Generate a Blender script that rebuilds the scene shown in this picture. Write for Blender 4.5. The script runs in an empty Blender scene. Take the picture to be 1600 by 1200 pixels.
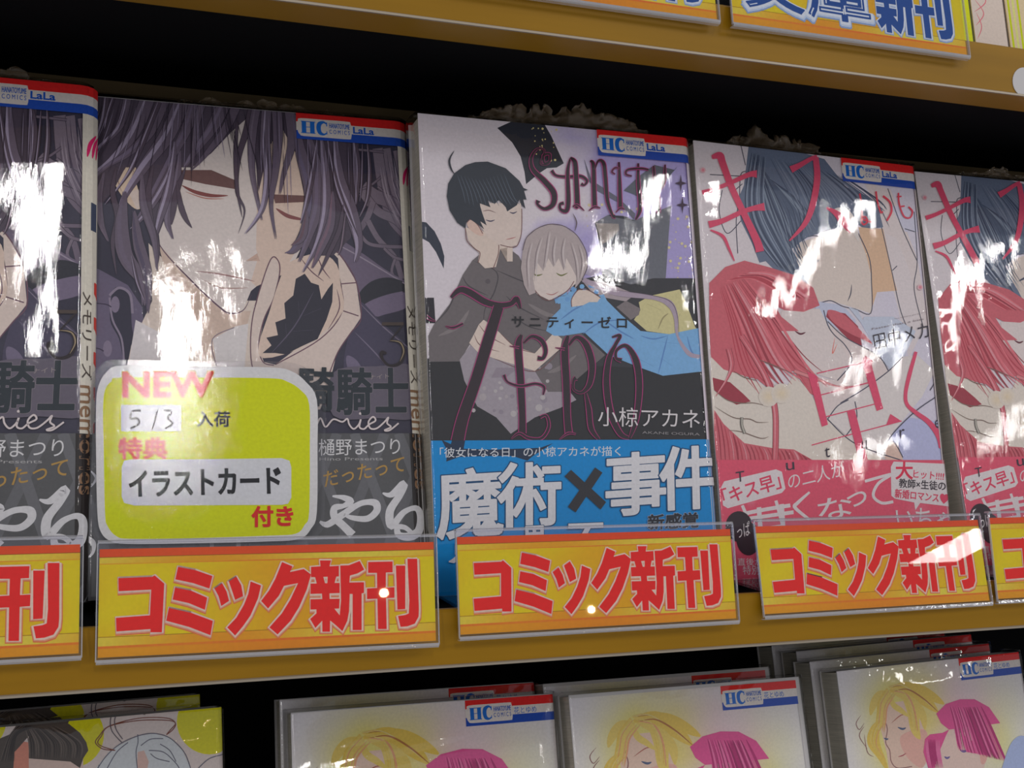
import bpy, math, random
import numpy as np
from mathutils import Vector, Matrix, noise
from mathutils.geometry import tessellate_polygon

# ------------------------------------------------------------------ camera, world, lights
S = 0.001                                   # everything below is written in millimetres
scn = bpy.context.scene
COL = scn.collection
CAM_C = np.array([-17.9196, -428.5135, 76.3825]); YAW, PIT, ROL, FPX = 0.3696, -0.00732, 0.02068, 1930.51
_cy, _sy, _cp, _sp, _cr, _sr = math.cos(YAW), math.sin(YAW), math.cos(PIT), math.sin(PIT), math.cos(ROL), math.sin(ROL)
FWD = np.array([_sy*_cp, _cy*_cp, _sp]); _r0 = np.array([_cy, -_sy, 0.0]); _u0 = np.cross(_r0, FWD)
RGT = _cr*_r0 + _sr*_u0; UPV = -_sr*_r0 + _cr*_u0
cd = bpy.data.cameras.new('camera'); cam = bpy.data.objects.new('camera', cd); COL.objects.link(cam)
cd.sensor_width = 36.0; cd.lens = FPX/1600*36.0; cd.clip_start = 0.01; cd.clip_end = 50
cam.matrix_world = Matrix(((RGT[0], UPV[0], -FWD[0], CAM_C[0]*S), (RGT[1], UPV[1], -FWD[1], CAM_C[1]*S),
                           (RGT[2], UPV[2], -FWD[2], CAM_C[2]*S), (0, 0, 0, 1)))
scn.camera = cam

w = bpy.data.worlds.new('shop'); scn.world = w; w.use_nodes = True
w.node_tree.nodes['Background'].inputs[0].default_value = (0.95, 0.95, 1.0, 1)
w.node_tree.nodes['Background'].inputs[1].default_value = 0.42
scn.view_settings.view_transform = 'Standard'; scn.view_settings.look = 'None'
scn.view_settings.exposure = -0.12; scn.view_settings.gamma = 1.0; scn.view_settings.use_curve_mapping = False

def area(name, loc, target, sx, sy, power, color):
    l = bpy.data.lights.new(name, 'AREA'); l.shape = 'RECTANGLE'; l.size = sx; l.size_y = sy; l.energy = power; l.color = color
    o = bpy.data.objects.new(name, l); COL.objects.link(o); o.location = loc
    o.rotation_euler = (Vector(target) - Vector(loc)).to_track_quat('-Z', 'Y').to_euler()
    return o
# fluorescent ceiling fixtures in the aisle, running away from the shelf front
for fx in (0.08, 1.55, 2.3):
    area('ceiling_or_fill_light', (fx, -2.2, 1.36), (fx, -2.2, 0.0), 0.055, 0.9, 11.5, (1.0, 0.98, 0.95))

# wide fill light added far back left to brighten the covers, and two small warm downlights far down the aisle
area('ceiling_or_fill_light', (-2.6, -4.6, 1.36), (-2.4, -4.2, 0.0), 0.25, 2.6, 55, (1.0, 0.98, 0.96))
area('ceiling_or_fill_light', (3.35, -3.0, 1.36), (3.35, -3.0, 0.0), 0.07, 0.6, 6, (1.0, 0.98, 0.95))
area('ceiling_or_fill_light', (4.3, -4.2, 1.36), (4.3, -4.2, 0.0), 0.3, 0.5, 14, (1.0, 0.98, 0.95))
for loc in ((1.83, -7.4, 1.33), (4.18, -9.0, 1.33)):
    l = bpy.data.lights.new('downlight', 'POINT'); l.energy = 5; l.shadow_soft_size = 0.028; l.color = (1.0, 0.72, 0.4)
    o = bpy.data.objects.new('downlight', l); COL.objects.link(o); o.location = loc

# ------------------------------------------------------------------ materials
def srgb(c):
    return [((v/255)/12.92 if v/255 <= 0.04045 else ((v/255+0.055)/1.055)**2.4) for v in c[:3]]
def mat(name, color, rough=0.5, spec=0.5, metal=0.0, bump=None, vary=None):
    m = bpy.data.materials.new(name); m.use_nodes = True; nt = m.node_tree; b = nt.nodes['Principled BSDF']
    b.inputs['Base Color'].default_value = (*color, 1); b.inputs['Roughness'].default_value = rough
    b.inputs['Specular IOR Level'].default_value = spec; b.inputs['Metallic'].default_value = metal
    if bump or vary:
        tc = nt.nodes.new('ShaderNodeTexCoord'); mp = nt.nodes.new('ShaderNodeMapping'); nz = nt.nodes.new('ShaderNodeTexNoise')
        nt.links.new(tc.outputs['Object'], mp.inputs[0]); nt.links.new(mp.outputs[0], nz.inputs[0])
        nz.inputs['Scale'].default_value = (bump or vary)[0]; nz.inputs['Detail'].default_value = 5
        if len((bump or vary)) > 2: mp.inputs['Scale'].default_value = (bump or vary)[2]
    if bump:
        bp = nt.nodes.new('ShaderNodeBump'); bp.inputs['Strength'].default_value = bump[1]; bp.inputs['Distance'].default_value = 0.001
        nt.links.new(nz.outputs[0], bp.inputs['Height']); nt.links.new(bp.outputs[0], b.inputs['Normal'])
    if vary:
        cr = nt.nodes.new('ShaderNodeValToRGB'); c0 = [v*(1-vary[1]) for v in color]; c1 = [min(1, v*(1+vary[1])) for v in color]
        cr.color_ramp.elements[0].position = 0.3; cr.color_ramp.elements[1].position = 0.7
        cr.color_ramp.elements[0].color = (*c0, 1); cr.color_ramp.elements[1].color = (*c1, 1)
        nt.links.new(nz.outputs[0], cr.inputs[0]); nt.links.new(cr.outputs[0], b.inputs['Base Color'])
    return m
def print_mat(name, rough):
    m = bpy.data.materials.new(name); m.use_nodes = True; nt = m.node_tree; b = nt.nodes['Principled BSDF']
    a = nt.nodes.new('ShaderNodeAttribute'); a.attribute_name = 'ink'
    nz = nt.nodes.new('ShaderNodeTexNoise'); nz.inputs['Scale'].default_value = 900; nz.inputs['Detail'].default_value = 3
    tc = nt.nodes.new('ShaderNodeTexCoord'); nt.links.new(tc.outputs['Object'], nz.inputs[0])
    mr = nt.nodes.new('ShaderNodeMapRange'); mr.inputs['To Min'].default_value = 0.88; mr.inputs['To Max'].default_value = 1.12
    nt.links.new(nz.outputs[0], mr.inputs['Value'])
    mx = nt.nodes.new('ShaderNodeVectorMath'); mx.operation = 'SCALE'
    nt.links.new(a.outputs['Color'], mx.inputs[0]); nt.links.new(mr.outputs[0], mx.inputs['Scale'])
    nt.links.new(mx.outputs[0], b.inputs['Base Color']); b.inputs['Roughness'].default_value = rough
    b.inputs['Specular IOR Level'].default_value = 0.1
    return m
def clear_mat(name, tint, rough, refl, bump_scale=0, bump=0.0, ior=1.5, haze=0.0, scale=(1, 1, 1), hcol=(0.8, 0.8, 0.8)):
    """thin clear plastic: see-through plus a mirror coat by Fresnel"""
    m = bpy.data.materials.new(name); m.use_nodes = True; nt = m.node_tree; nt.nodes.clear()
    out = nt.nodes.new('ShaderNodeOutputMaterial'); tr = nt.nodes.new('ShaderNodeBsdfTransparent'); gl = nt.nodes.new('ShaderNodeBsdfGlossy')
    tr.inputs[0].default_value = (*tint, 1); gl.inputs['Roughness'].default_value = rough; gl.inputs['Color'].default_value = (1, 1, 1, 1)
    # Schlick reflectance from the unsigned angle, so both faces of the thin sheet behave alike
    def mth(op, x, y=None, clamp=False):
        q = nt.nodes.new('ShaderNodeMath'); q.operation = op; q.use_clamp = clamp
        for i, v in enumerate((x, y)):
            if v is None: continue
            if isinstance(v, (int, float)): q.inputs[i].default_value = v
            else: nt.links.new(v, q.inputs[i])
        return q.outputs[0]
    geo = nt.nodes.new('ShaderNodeNewGeometry'); dot = nt.nodes.new('ShaderNodeVectorMath'); dot.operation = 'DOT_PRODUCT'
    nt.links.new(geo.outputs['Incoming'], dot.inputs[0]); nt.links.new(geo.outputs['Normal'], dot.inputs[1])
    f0 = ((ior-1)/(ior+1))**2
    p5 = mth('POWER', mth('SUBTRACT', 1.0, mth('ABSOLUTE', dot.outputs['Value'])), 5.0)
    fac = mth('MULTIPLY', mth('ADD', mth('MULTIPLY', p5, 1-f0), f0), refl, True)
    mix = nt.nodes.new('ShaderNodeMixShader'); nt.links.new(fac, mix.inputs[0])
    nt.links.new(tr.outputs[0], mix.inputs[1]); nt.links.new(gl.outputs[0], mix.inputs[2])
    last = mix
    if haze > 0:
        df = nt.nodes.new('ShaderNodeBsdfDiffuse'); df.inputs[0].default_value = (*hcol, 1)
        m2 = nt.nodes.new('ShaderNodeMixShader'); m2.inputs[0].default_value = haze
        nt.links.new(mix.outputs[0], m2.inputs[1]); nt.links.new(df.outputs[0], m2.inputs[2]); last = m2
    nt.links.new(last.outputs[0], out.inputs[0])
    if bump:
        tc = nt.nodes.new('ShaderNodeTexCoord'); mp = nt.nodes.new('ShaderNodeMapping'); mp.inputs['Scale'].default_value = scale
        nz = nt.nodes.new('ShaderNodeTexNoise'); nz.inputs['Scale'].default_value = bump_scale; nz.inputs['Detail'].default_value = 6
        nz.inputs['Roughness'].default_value = 0.65
        bp = nt.nodes.new('ShaderNodeBump'); bp.inputs['Strength'].default_value = bump; bp.inputs['Distance'].default_value = 0.001
        nt.links.new(tc.outputs['Object'], mp.inputs[0]); nt.links.new(mp.outputs[0], nz.inputs[0])
        nt.links.new(nz.outputs[0], bp.inputs['Height'])
        nt.links.new(bp.outputs[0], gl.inputs['Normal']); nt.links.new(bp.outputs[0], dot.inputs[1])
    return m

M = {}
M['ink'] = print_mat('printed_ink', 0.42)
M['card_ink'] = print_mat('printed_card_ink', 0.5)
M['pages'] = mat('book_pages', (0.55, 0.51, 0.42), 0.9, vary=(60, 0.18, (40, 40, 1)))
M['board'] = mat('cover_paper', (0.62, 0.60, 0.60), 0.45)
M['ochre'] = mat('ochre_laminate', srgb((156, 114, 16)), 0.35, 0.22, vary=(9, 0.10, (1, 1, 14)))
M['lip'] = mat('pale_metal_lip', (0.40, 0.34, 0.26), 0.35, 0.6, metal=0.4)
M['black'] = mat('black_panel', (0.006, 0.006, 0.007), 0.75, 0.04)
M['brown'] = mat('brown_panel_edge', (0.12, 0.085, 0.04), 0.7, 0.2, vary=(30, 0.2))
M['wrap'] = clear_mat('shrink_film', (0.97, 0.97, 0.97), 0.03, 1.1, 130, 0.06, 1.5, 0.0, (1, .3, 1))
M['tuft'] = clear_mat('crumpled_film', (0.93, 0.90, 0.86), 0.12, 1.6, 300, 0.8, 1.5, 0.22, (1, 1, 1), (0.5, 0.36, 0.22))
M['acrylic'] = clear_mat('clear_acrylic', (0.965, 0.965, 0.985), 0.015, 0.6, 0, 0, 1.5)
M['laminate'] = clear_mat('laminating_film', (0.95, 0.95, 0.96), 0.012, 0.75, 300, 0.05, 1.5, 0.0)
M['acrylic_edge'] = clear_mat('acrylic_edge', (0.85, 0.85, 0.93), 0.04, 4.0, 60, 0.25, 1.5, 0.25)

# ------------------------------------------------------------------ mesh helpers
def link(name, me, m, parent=None, **props):
    o = bpy.data.objects.new(name, me); COL.objects.link(o)
    if m is not None and not me.materials: me.materials.append(m)
    if parent is not None: o.parent = parent
    for k, v in props.items(): o[k] = v
    return o
def mesh(name, V, F, smooth=False):
    me = bpy.data.meshes.new(name); me.from_pydata([(x*S, y*S, z*S) for x, y, z in V], [], F)
    if smooth: me.polygons.foreach_set('use_smooth', [True]*len(me.polygons))
    me.update(); return me
def box(x0, x1, y0, y1, z0, z1):
    V = [(x, y, z) for x in (x0, x1) for y in (y0, y1) for z in (z0, z1)]
    return V, [(0, 1, 3, 2), (4, 6, 7, 5), (0, 4, 5, 1), (2, 3, 7, 6), (0, 2, 6, 4), (1, 5, 7, 3)]
def boxes(name, L):
    V, F = [], []
    for b in L:
        v, f = box(*b); n = len(V); V += v; F += [tuple(i+n for i in q) for q in f]
    return mesh(name, V, F)
def extrude_x(name, prof, x0, x1, closed=True):
    n = len(prof); V = [(x0, y, z) for y, z in prof] + [(x1, y, z) for y, z in prof]
    F = [(i, (i+1) % n, n+(i+1) % n, n+i) for i in range(n if closed else n-1)]
    if closed:
        tri = tessellate_polygon([[Vector((0, y, z)) for y, z in prof]])
        F += [tuple(t) for t in tri] + [tuple(n+i for i in t[::-1]) for t in tri]
    return mesh(name, V, F)

class Plane:
    """a rectangle in the world: origin at lower left, unit axes a (width), b (height); n points towards the viewer"""
    def __init__(s, x, y, z, yaw, lean, roll, W, H):
        w_ = np.array([math.cos(yaw), math.sin(yaw), 0]); n0 = np.array([-math.sin(yaw), math.cos(yaw), 0]); zz = np.array([0, 0, 1.])
        up = math.cos(lean)*zz + math.sin(lean)*n0
        s.a = math.cos(roll)*w_ + math.sin(roll)*up; s.b = -math.sin(roll)*w_ + math.cos(roll)*up
        s.n = np.cross(s.a, s.b); s.o = np.array([x, y, z], float); s.W, s.H = W, H
    def uv(s, px, py):
        """where the line of sight through a traced point of the photograph meets this surface, in mm"""
        d = FWD + RGT*(px-800)/FPX + UPV*(600-py)/FPX
        t = np.dot(s.o-CAM_C, s.n)/np.dot(d, s.n); p = CAM_C + d*t - s.o
        return float(p @ s.a), float(p @ s.b)
    def matrix(s):
        return Matrix(((s.a[0], s.b[0], s.n[0], s.o[0]*S), (s.a[1], s.b[1], s.n[1], s.o[1]*S), (s.a[2], s.b[2], s.n[2], s.o[2]*S), (0, 0, 0, 1)))

# ------------------------------------------------------------------ lettering
_tc = {}
def glyphs(text):
    if text not in _tc:
        c = bpy.data.curves.new('lettering', 'FONT'); c.body = text; c.resolution_u = 4
        o = bpy.data.objects.new('lettering', c); COL.objects.link(o)
        me = bpy.data.meshes.new_from_object(o.evaluated_get(bpy.context.evaluated_depsgraph_get()))
        V = np.array([v.co[:2] for v in me.vertices]); F = [tuple(p.vertices) for p in me.polygons]
        pos = {}; rep = [pos.setdefault((round(x, 5), round(y, 5)), i) for i, (x, y) in enumerate(V)]
        cnt = {}
        for f in F:
            for i in range(len(f)):
                k = tuple(sorted((rep[f[i]], rep[f[(i+1) % len(f)]]))); cnt[k] = cnt.get(k, 0)+1
        bpy.data.objects.remove(o); bpy.data.curves.remove(c); bpy.data.meshes.remove(me)
        lo, hi = V.min(0), V.max(0); _tc[text] = ((V-lo)/(hi-lo), F, [k for k, n in cnt.items() if n == 1 and k[0] != k[1]])
    return _tc[text]
# ------------------------------------------------------------------ flat print
def spline(P, n=6, closed=False):
    P = [np.array(p, float) for p in P]
    if len(P) < 3: return P
    out = []; N = len(P)
    for i in range(N if closed else N-1):
        if closed: a, b, c, d = P[i-1], P[i], P[(i+1) % N], P[(i+2) % N]
        else: a, b, c, d = P[max(i-1, 0)], P[i], P[i+1], P[min(i+2, N-1)]
        for k in range(n):
            t = k/n; out.append(0.5*((2*b)+(c-a)*t+(2*a-5*b+4*c-d)*t*t+(3*b-a-3*c+d)*t**3))
    if not closed: out.append(P[-1])
    return out
GAIN = 1.65
class Art:
    def __init__(s, plane=None, rect=None, z0=0.06, dz=0.002, gain=GAIN, bend=None):
        s.pl = plane; s.rect = rect; s.z = z0; s.dz = dz; s.V = []; s.F = []; s.C = []; s.gain = gain; s.bend = bend; s.k = None; s.zo = 0.0; s.cuts = getattr(bend, 'cuts', [])
    def P(s, p):
        if s.k: p = (s.k[0]+p[0]/s.k[2], s.k[1]+p[1]/s.k[2])
        return s.pl.uv(*p) if s.pl else (p[0], p[1])
    def mm(s): s._save = (s.pl, s.k); s.pl = None; s.k = None; return s
    def back(s): s.pl, s.k = s._save; return s
    def col(s, c):
        v = [q*s.gain for q in srgb(c)]; k = min(1.0, 0.85/max(max(v), 1e-6)); return tuple(q*k for q in v)
    def _tri(s, pts, cols):
        if s.cuts and max(p[0] for p in pts) > s.cuts[0]:
            for x0, x1 in zip([-1e3]+s.cuts, s.cuts+[1e3]): s._tri2(pts, cols, (x0, x1, -1e3, 1e3))
        else: s._tri2(pts, cols, None)
    def _tri2(s, pts, cols, strip):
        if s.rect:
            x0, x1, y0, y1 = s.rect; poly = list(zip(pts, cols))
            if strip: x0 = max(x0, strip[0]); x1 = min(x1, strip[1])
            if x0 >= x1: return
            for ax, lim, sg in ((0, x0, 1), (0, x1, -1), (1, y0, 1), (1, y1, -1)):
                if all((p[0][ax]-lim)*sg >= 0 for p in poly): continue
                out = []
                for i in range(len(poly)):
                    (p, cp), (q, cq) = poly[i], poly[(i+1) % len(poly)]
                    dp, dq = (p[ax]-lim)*sg, (q[ax]-lim)*sg
                    if dp >= 0: out.append((p, cp))
                    if dp*dq < 0:
                        t = dp/(dp-dq); out.append((tuple(p[j]+(q[j]-p[j])*t for j in (0, 1)), tuple(cp[j]+(cq[j]-cp[j])*t for j in (0, 1, 2))))
                poly = out
                if len(poly) < 3: return
            pts = [p for p, _ in poly]; cols = [c for _, c in poly]
        n = len(s.V)
        ar = sum(pts[i][0]*pts[(i+1) % len(pts)][1]-pts[(i+1) % len(pts)][0]*pts[i][1] for i in range(len(pts)))
        if abs(ar) < 1e-7: return
        if ar < 0: pts = pts[::-1]; cols = cols[::-1]
        for p, c in zip(pts, cols): s.V.append((p[0], p[1], s.z+s.zo)); s.C.append(c)
        s.F.append(tuple(range(n, n+len(pts))))
    def up(s, k=1): s.z += s.dz*k
    def poly(s, P, c, smooth=False, n=5, lift=True):
        if smooth: P = spline(P, n, True)
        Q = [s.P(p) for p in P]; c = s.col(c)
        if lift: s.up()
        for t in tessellate_polygon([[Vector((x, y, 0)) for x, y in Q]]): s._tri([Q[i] for i in t], [c]*3)
        return s
    def line(s, P, wd, c, taper='none', c2=None, n=6, lift=True, raw=False, closed=False):
        """brush stroke; wd in photo px (or mm in mm mode); taper: none, in, out, both, or a list of widths"""
        P = [np.array(p, float) for p in P] if raw else spline(P, n, closed)
        if closed: P = P+[P[0], P[1]]
        N = len(P); c = s.col(c); c2 = s.col(c2) if c2 else c; sc = s.k[2] if s.k else 1
        if lift: s.up()
        L = []
        for i in range(N):
            t = i/(N-1); d = P[min(i+1, N-1)]-P[max(i-1, 0)]; l = math.hypot(*d) or 1; nn = np.array([-d[1], d[0]])/l
            if isinstance(taper, (list, tuple)): f = float(np.interp(t, np.linspace(0, 1, len(taper)), taper))
            else: f = {'none': 1, 'in': min(1, t*1.3+.02), 'out': min(1, (1-t)*1.3+.02), 'both': math.sin(math.pi*min(max(t, .02), .98))**.7}[taper]
            h = nn*wd*sc*f/2; L.append((s.P(P[i]+h), s.P(P[i]-h), tuple(c[j]+(c2[j]-c[j])*t for j in (0, 1, 2))))
        for i, ((a, b, ca), (d, e, cb)) in enumerate(zip(L, L[1:])):
            s.zo = s.dz*.25*(i % 3); s._tri([a, b, e], [ca, ca, cb]); s._tri([a, e, d], [ca, cb, cb])
        s.zo = 0.0
        return s
    def disc(s, p, r, c, c2=None, n=14, ry=None, lift=True):
        q = [(p[0]+r*math.cos(2*math.pi*i/n), p[1]+(ry or r)*math.sin(2*math.pi*i/n)) for i in range(n)]
        if lift: s.up()
        Q = [s.P(t) for t in q]; o = s.P(p); c = s.col(c); c2 = s.col(c2) if c2 else c
        for i in range(n): s._tri([o, Q[i], Q[(i+1) % n]], [c, c2, c2])
        return s
    def field(s, x0, x1, y0, y1, nx, ny, fn):
        """soft printed ground: a grid in the cover's own mm, coloured by fn(x, y) in sRGB"""
        s.up(); g = [[s.col(fn(x0+(x1-x0)*i/nx, y0+(y1-y0)*j/ny)) for i in range(nx+1)] for j in range(ny+1)]
        for j in range(ny):
            for i in range(nx):
                a, b = x0+(x1-x0)*i/nx, x0+(x1-x0)*(i+1)/nx; c, d = y0+(y1-y0)*j/ny, y0+(y1-y0)*(j+1)/ny
                s._tri([(a, c), (b, c), (b, d)], [g[j][i], g[j][i+1], g[j+1][i+1]]); s._tri([(a, c), (b, d), (a, d)], [g[j][i], g[j+1][i+1], g[j+1][i]])
        return s
    def text(s, t, bl, br, tl, c, bold=0.0, edge=None, ew=0.02):
        """lettering stretched over the parallelogram bl, br, tl"""
        bl, br, tl = (np.array(q, float) for q in (bl, br, tl))
        V, F, E = glyphs(t); Q = [bl+(br-bl)*v[0]+(tl-bl)*v[1] for v in V]; hgt = math.hypot(*(tl-bl))
        for cc, bo in (([(edge, bold+ew)] if edge else [])+[(c, bold)]):
            s.up(); cl = s.col(cc); wd = max(0.0, bo)*hgt*1.15
            for f in F: s._tri([s.P(Q[i]) for i in f], [cl]*len(f))
            if wd > 0:
                for k, (i, j) in enumerate(E):
                    s.zo = .0025*(1+k % 31)
                    p, q = Q[i], Q[j]; d = q-p; l = math.hypot(*d)
                    if l < 1e-6: continue
                    d = d/l*wd*.55; nn = np.array([-d[1], d[0]])/.55
                    s._tri([s.P(p-d+nn*.75), s.P(p-d-nn*.75), s.P(q+d-nn*.75), s.P(q+d+nn*.75)], [cl]*4)
                s.zo = 0.0; s.up(40 if edge and cc is edge else 7)
        return s
    def build(s, name):
        V = s.V
        if s.bend: V = [s.bend(*v) for v in V]
        me = mesh(name, V, s.F); at = me.color_attributes.new('ink', 'FLOAT_COLOR', 'CORNER')
        buf = np.ones((len(me.loops), 4), np.float32); idx = np.zeros(len(me.loops), np.int32); me.loops.foreach_get('vertex_index', idx)
        buf[:, :3] = np.array(s.C, np.float32)[idx]; at.data.foreach_set('color', buf.ravel()); me.materials.append(M['ink'])
        return me

# ------------------------------------------------------------------ shelf unit (the setting)
XA, XB = -520.0, 820.0
def shelf_board(z, name):
    """a deep shelf whose top is at z = 0 relative; ochre front rail with a pale lip line, black deck"""
    r = bpy.data.objects.new(name, None); COL.objects.link(r); r.location = (0, 0, z*S); r['kind'] = 'structure'
    prof = [(-49.1, -18.2), (-49.1, -0.8), (-48.3, 0), (-46.3, 0), (-46.3, -16.6), (-26, -16.6), (-26, -18.2)]
    link('front_rail', extrude_x('front_rail', prof, XA, XB), M['ochre'], r)
    link('lip', extrude_x('lip', [(-49.7, -18.8), (-49.7, -18.1), (-49.2, -17.8), (-48.6, -18.3), (-48.6, -18.8)], XA, XB), M['lip'], r)
    link('deck', boxes('deck', [(XA, XB, -46.2, 150, -8.0, -3.1)]), M['black'], r)
    link('underside', boxes('underside', [(XA, XB, -25.9, 150, -18.0, -16.0)]), M['black'], r)
    # sloping rest behind the books, brown on its top edge
    lean = 0.23; t = math.tan(lean); y0 = 10.0; hh = 176.5
    link('backrest', extrude_x('backrest', [(y0, -3.0), (y0+t*hh, hh), (y0+t*hh+4, hh), (y0+4, -3.0)], XA, XB), M['black'], r)
    link('backrest_edge', extrude_x('backrest_edge', [(y0+t*hh-1, hh+.1), (y0+t*hh-.5, hh+5.2), (y0+t*hh+5, hh+5.2), (y0+t*hh+5, hh+.1)], XA, XB), M['brown'], r)
    return r
PITCH = 208.0
shelf_board(0, 'trim_1')
shelf_board(PITCH, 'trim_2')
deck3 = bpy.data.objects.new('trim_3', None); COL.objects.link(deck3); deck3['kind'] = 'structure'
link('deck', boxes('deck', [(XA, XB, -48, 150, -242, -232.6)]), M['black'], deck3)
link('front_rail', boxes('front_rail', [(XA, XB, -51.3, -48.1, -250, -229)]), M['ochre'], deck3)
link('wall_back', boxes('wall_back', [(XA, XB, 150.2, 156, -300, 520)]), M['black'], None, kind='structure')
link('wall_left', boxes('wall_left', [(XA-20, XA-.1, -51, 156, -300, 520)]), M['black'], None, kind='structure')
link('wall_right', boxes('wall_right', [(XB+.1, XB+20, -51, 156, -300, 520)]), M['black'], None, kind='structure')

# ------------------------------------------------------------------ books
def path_bend(w_, r):
    def f(x, y, z):
        if x <= w_: return (x, y, z)
        s = x-w_; th = s/r
        if th <= math.pi/2: return (w_+(r+z)*math.sin(th), y, -r+(r+z)*math.cos(th))
        return (w_+r+z, y, -r-(s-r*math.pi/2))
    f.cuts = [w_+r*math.pi/2*i/4 for i in range(5)]
    return f
def shell(name, w_, r, T, off, th, y0, y1):
    """paper wrapped round front, spine and back; open at the fore edge"""
    f = path_bend(w_, r); ar = r*math.pi/2
    xs = [0, w_*.5, w_] + [w_+ar*i/5 for i in range(1, 6)] + [w_+ar+max(0.5, T-2*r)]
    fr = [f(x, 0, off) for x in xs]
    bk = [(x, 0, -T-z) for x, _, z in fr[::-1]]
    outer = fr+bk
    fi = [f(x, 0, off-th) for x in xs]; inner = fi+[(x, 0, -T-z) for x, _, z in fi[::-1]]
    ring = outer+inner[::-1]; n = len(ring); m = len(outer)
    V = [(p[0], y0, p[2]) for p in ring]+[(p[0], y1, p[2]) for p in ring]
    F = [(i, (i+1) % n, n+(i+1) % n, n+i) for i in range(n)]
    for i in range(m-1): F += [(i, n-1-i, n-2-i, i+1), (n+i, n+i+1, 2*n-2-i, 2*n-1-i)]
    return mesh(name, V, F)
def hash2(a, b, s): return noise.noise(Vector((a, b, s)))
def wrap_mesh(name, w_, r, H, T, bulge, seed):
    """shrink film drawn over front, both edges, top and bottom"""
    W = w_+r; V, F = [], []; NX, NY = 72, 104
    us = [-2, -1] + [i/NX for i in range(NX+1)] + [2, 3]
    rows = [-2, -1] + [j/NY for j in range(NY+1)] + [2, 3]
    for v in rows:
        for u in us:
            uu, vv = min(max(u, 0), 1), min(max(v, 0), 1)
            x, y = -0.5+(W+1.0)*uu, -0.1+(H+1.0)*vv
            e = min(1, min(uu, 1-uu)*12, min(vv, 1-vv)*16)
            z = 1.6+e*(bulge(uu, vv)+0.27*hash2(x*.045, y*.022, seed)+0.07*hash2(x*.16, y*.07, seed+5)+.012*hash2(x*.6, y*.5, seed+9))
            ed = max(0, 1-min(uu, 1-uu)*W/9); et = max(0, 1-(1-vv)*H/11)
            z += .26*ed*hash2(x*.25, y*.9, seed+11)*min(1, min(uu, 1-uu)*W/1.5)+.38*et*hash2(x*.45, y*.35, seed+13)*min(1, (1-vv)*H/1.5)
            if uu > 1-r/W: z -= r*.7*((uu-(1-r/W))/(r/W))**2
            if u < 0 or u > 1: z = -T*.3 if u in (-1, 2) else -T-.6; x += (-.25 if u < 0 else .25)
            if v < 0 or v > 1:
                z = min(z, -T*.5) if v in (-1, 2) else -T-.6
                y += (-.1 if v < 0 else .6)
            V.append((x, y, z))
    n = len(us)
    for j in range(len(rows)-1):
        for i in range(n-1): F.append((j*n+i, j*n+i+1, (j+1)*n+i+1, (j+1)*n+i))
    return mesh(name, V, F, True)
def tuft_mesh(name, x0, x1, H, T, hmax, seed):
    """loose crumpled film gathered above the top edge"""
    V, F = [], []; nx, ny = 110, 8
    for j in range(ny+1):
        for i in range(nx+1):
            u, v = i/nx, j/ny; x = x0+(x1-x0)*u
            env = math.sin(math.pi*u)**.5*(0.35+1.1*abs(hash2(u*4, 0, seed))+0.45*abs(hash2(u*11, 3, seed))+.35*abs(hash2(u*38, 3, seed)))
            V.append((x+2.2*hash2(x*.3, v*3, seed)*v+1.2*hash2(x*1.2, v*3, seed)*v, H+.3+hmax*1.25*env*v, -T*.3+(3.2*hash2(x*.25, v*3, seed+2)+1.6*hash2(x*.9, v*5, seed+3))*(.3+v)))
    n = nx+1
    for j in range(ny):
        for i in range(nx): F.append((j*n+i, j*n+i+1, (j+1)*n+i+1, (j+1)*n+i))
    return mesh(name, V, F, True)

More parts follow.
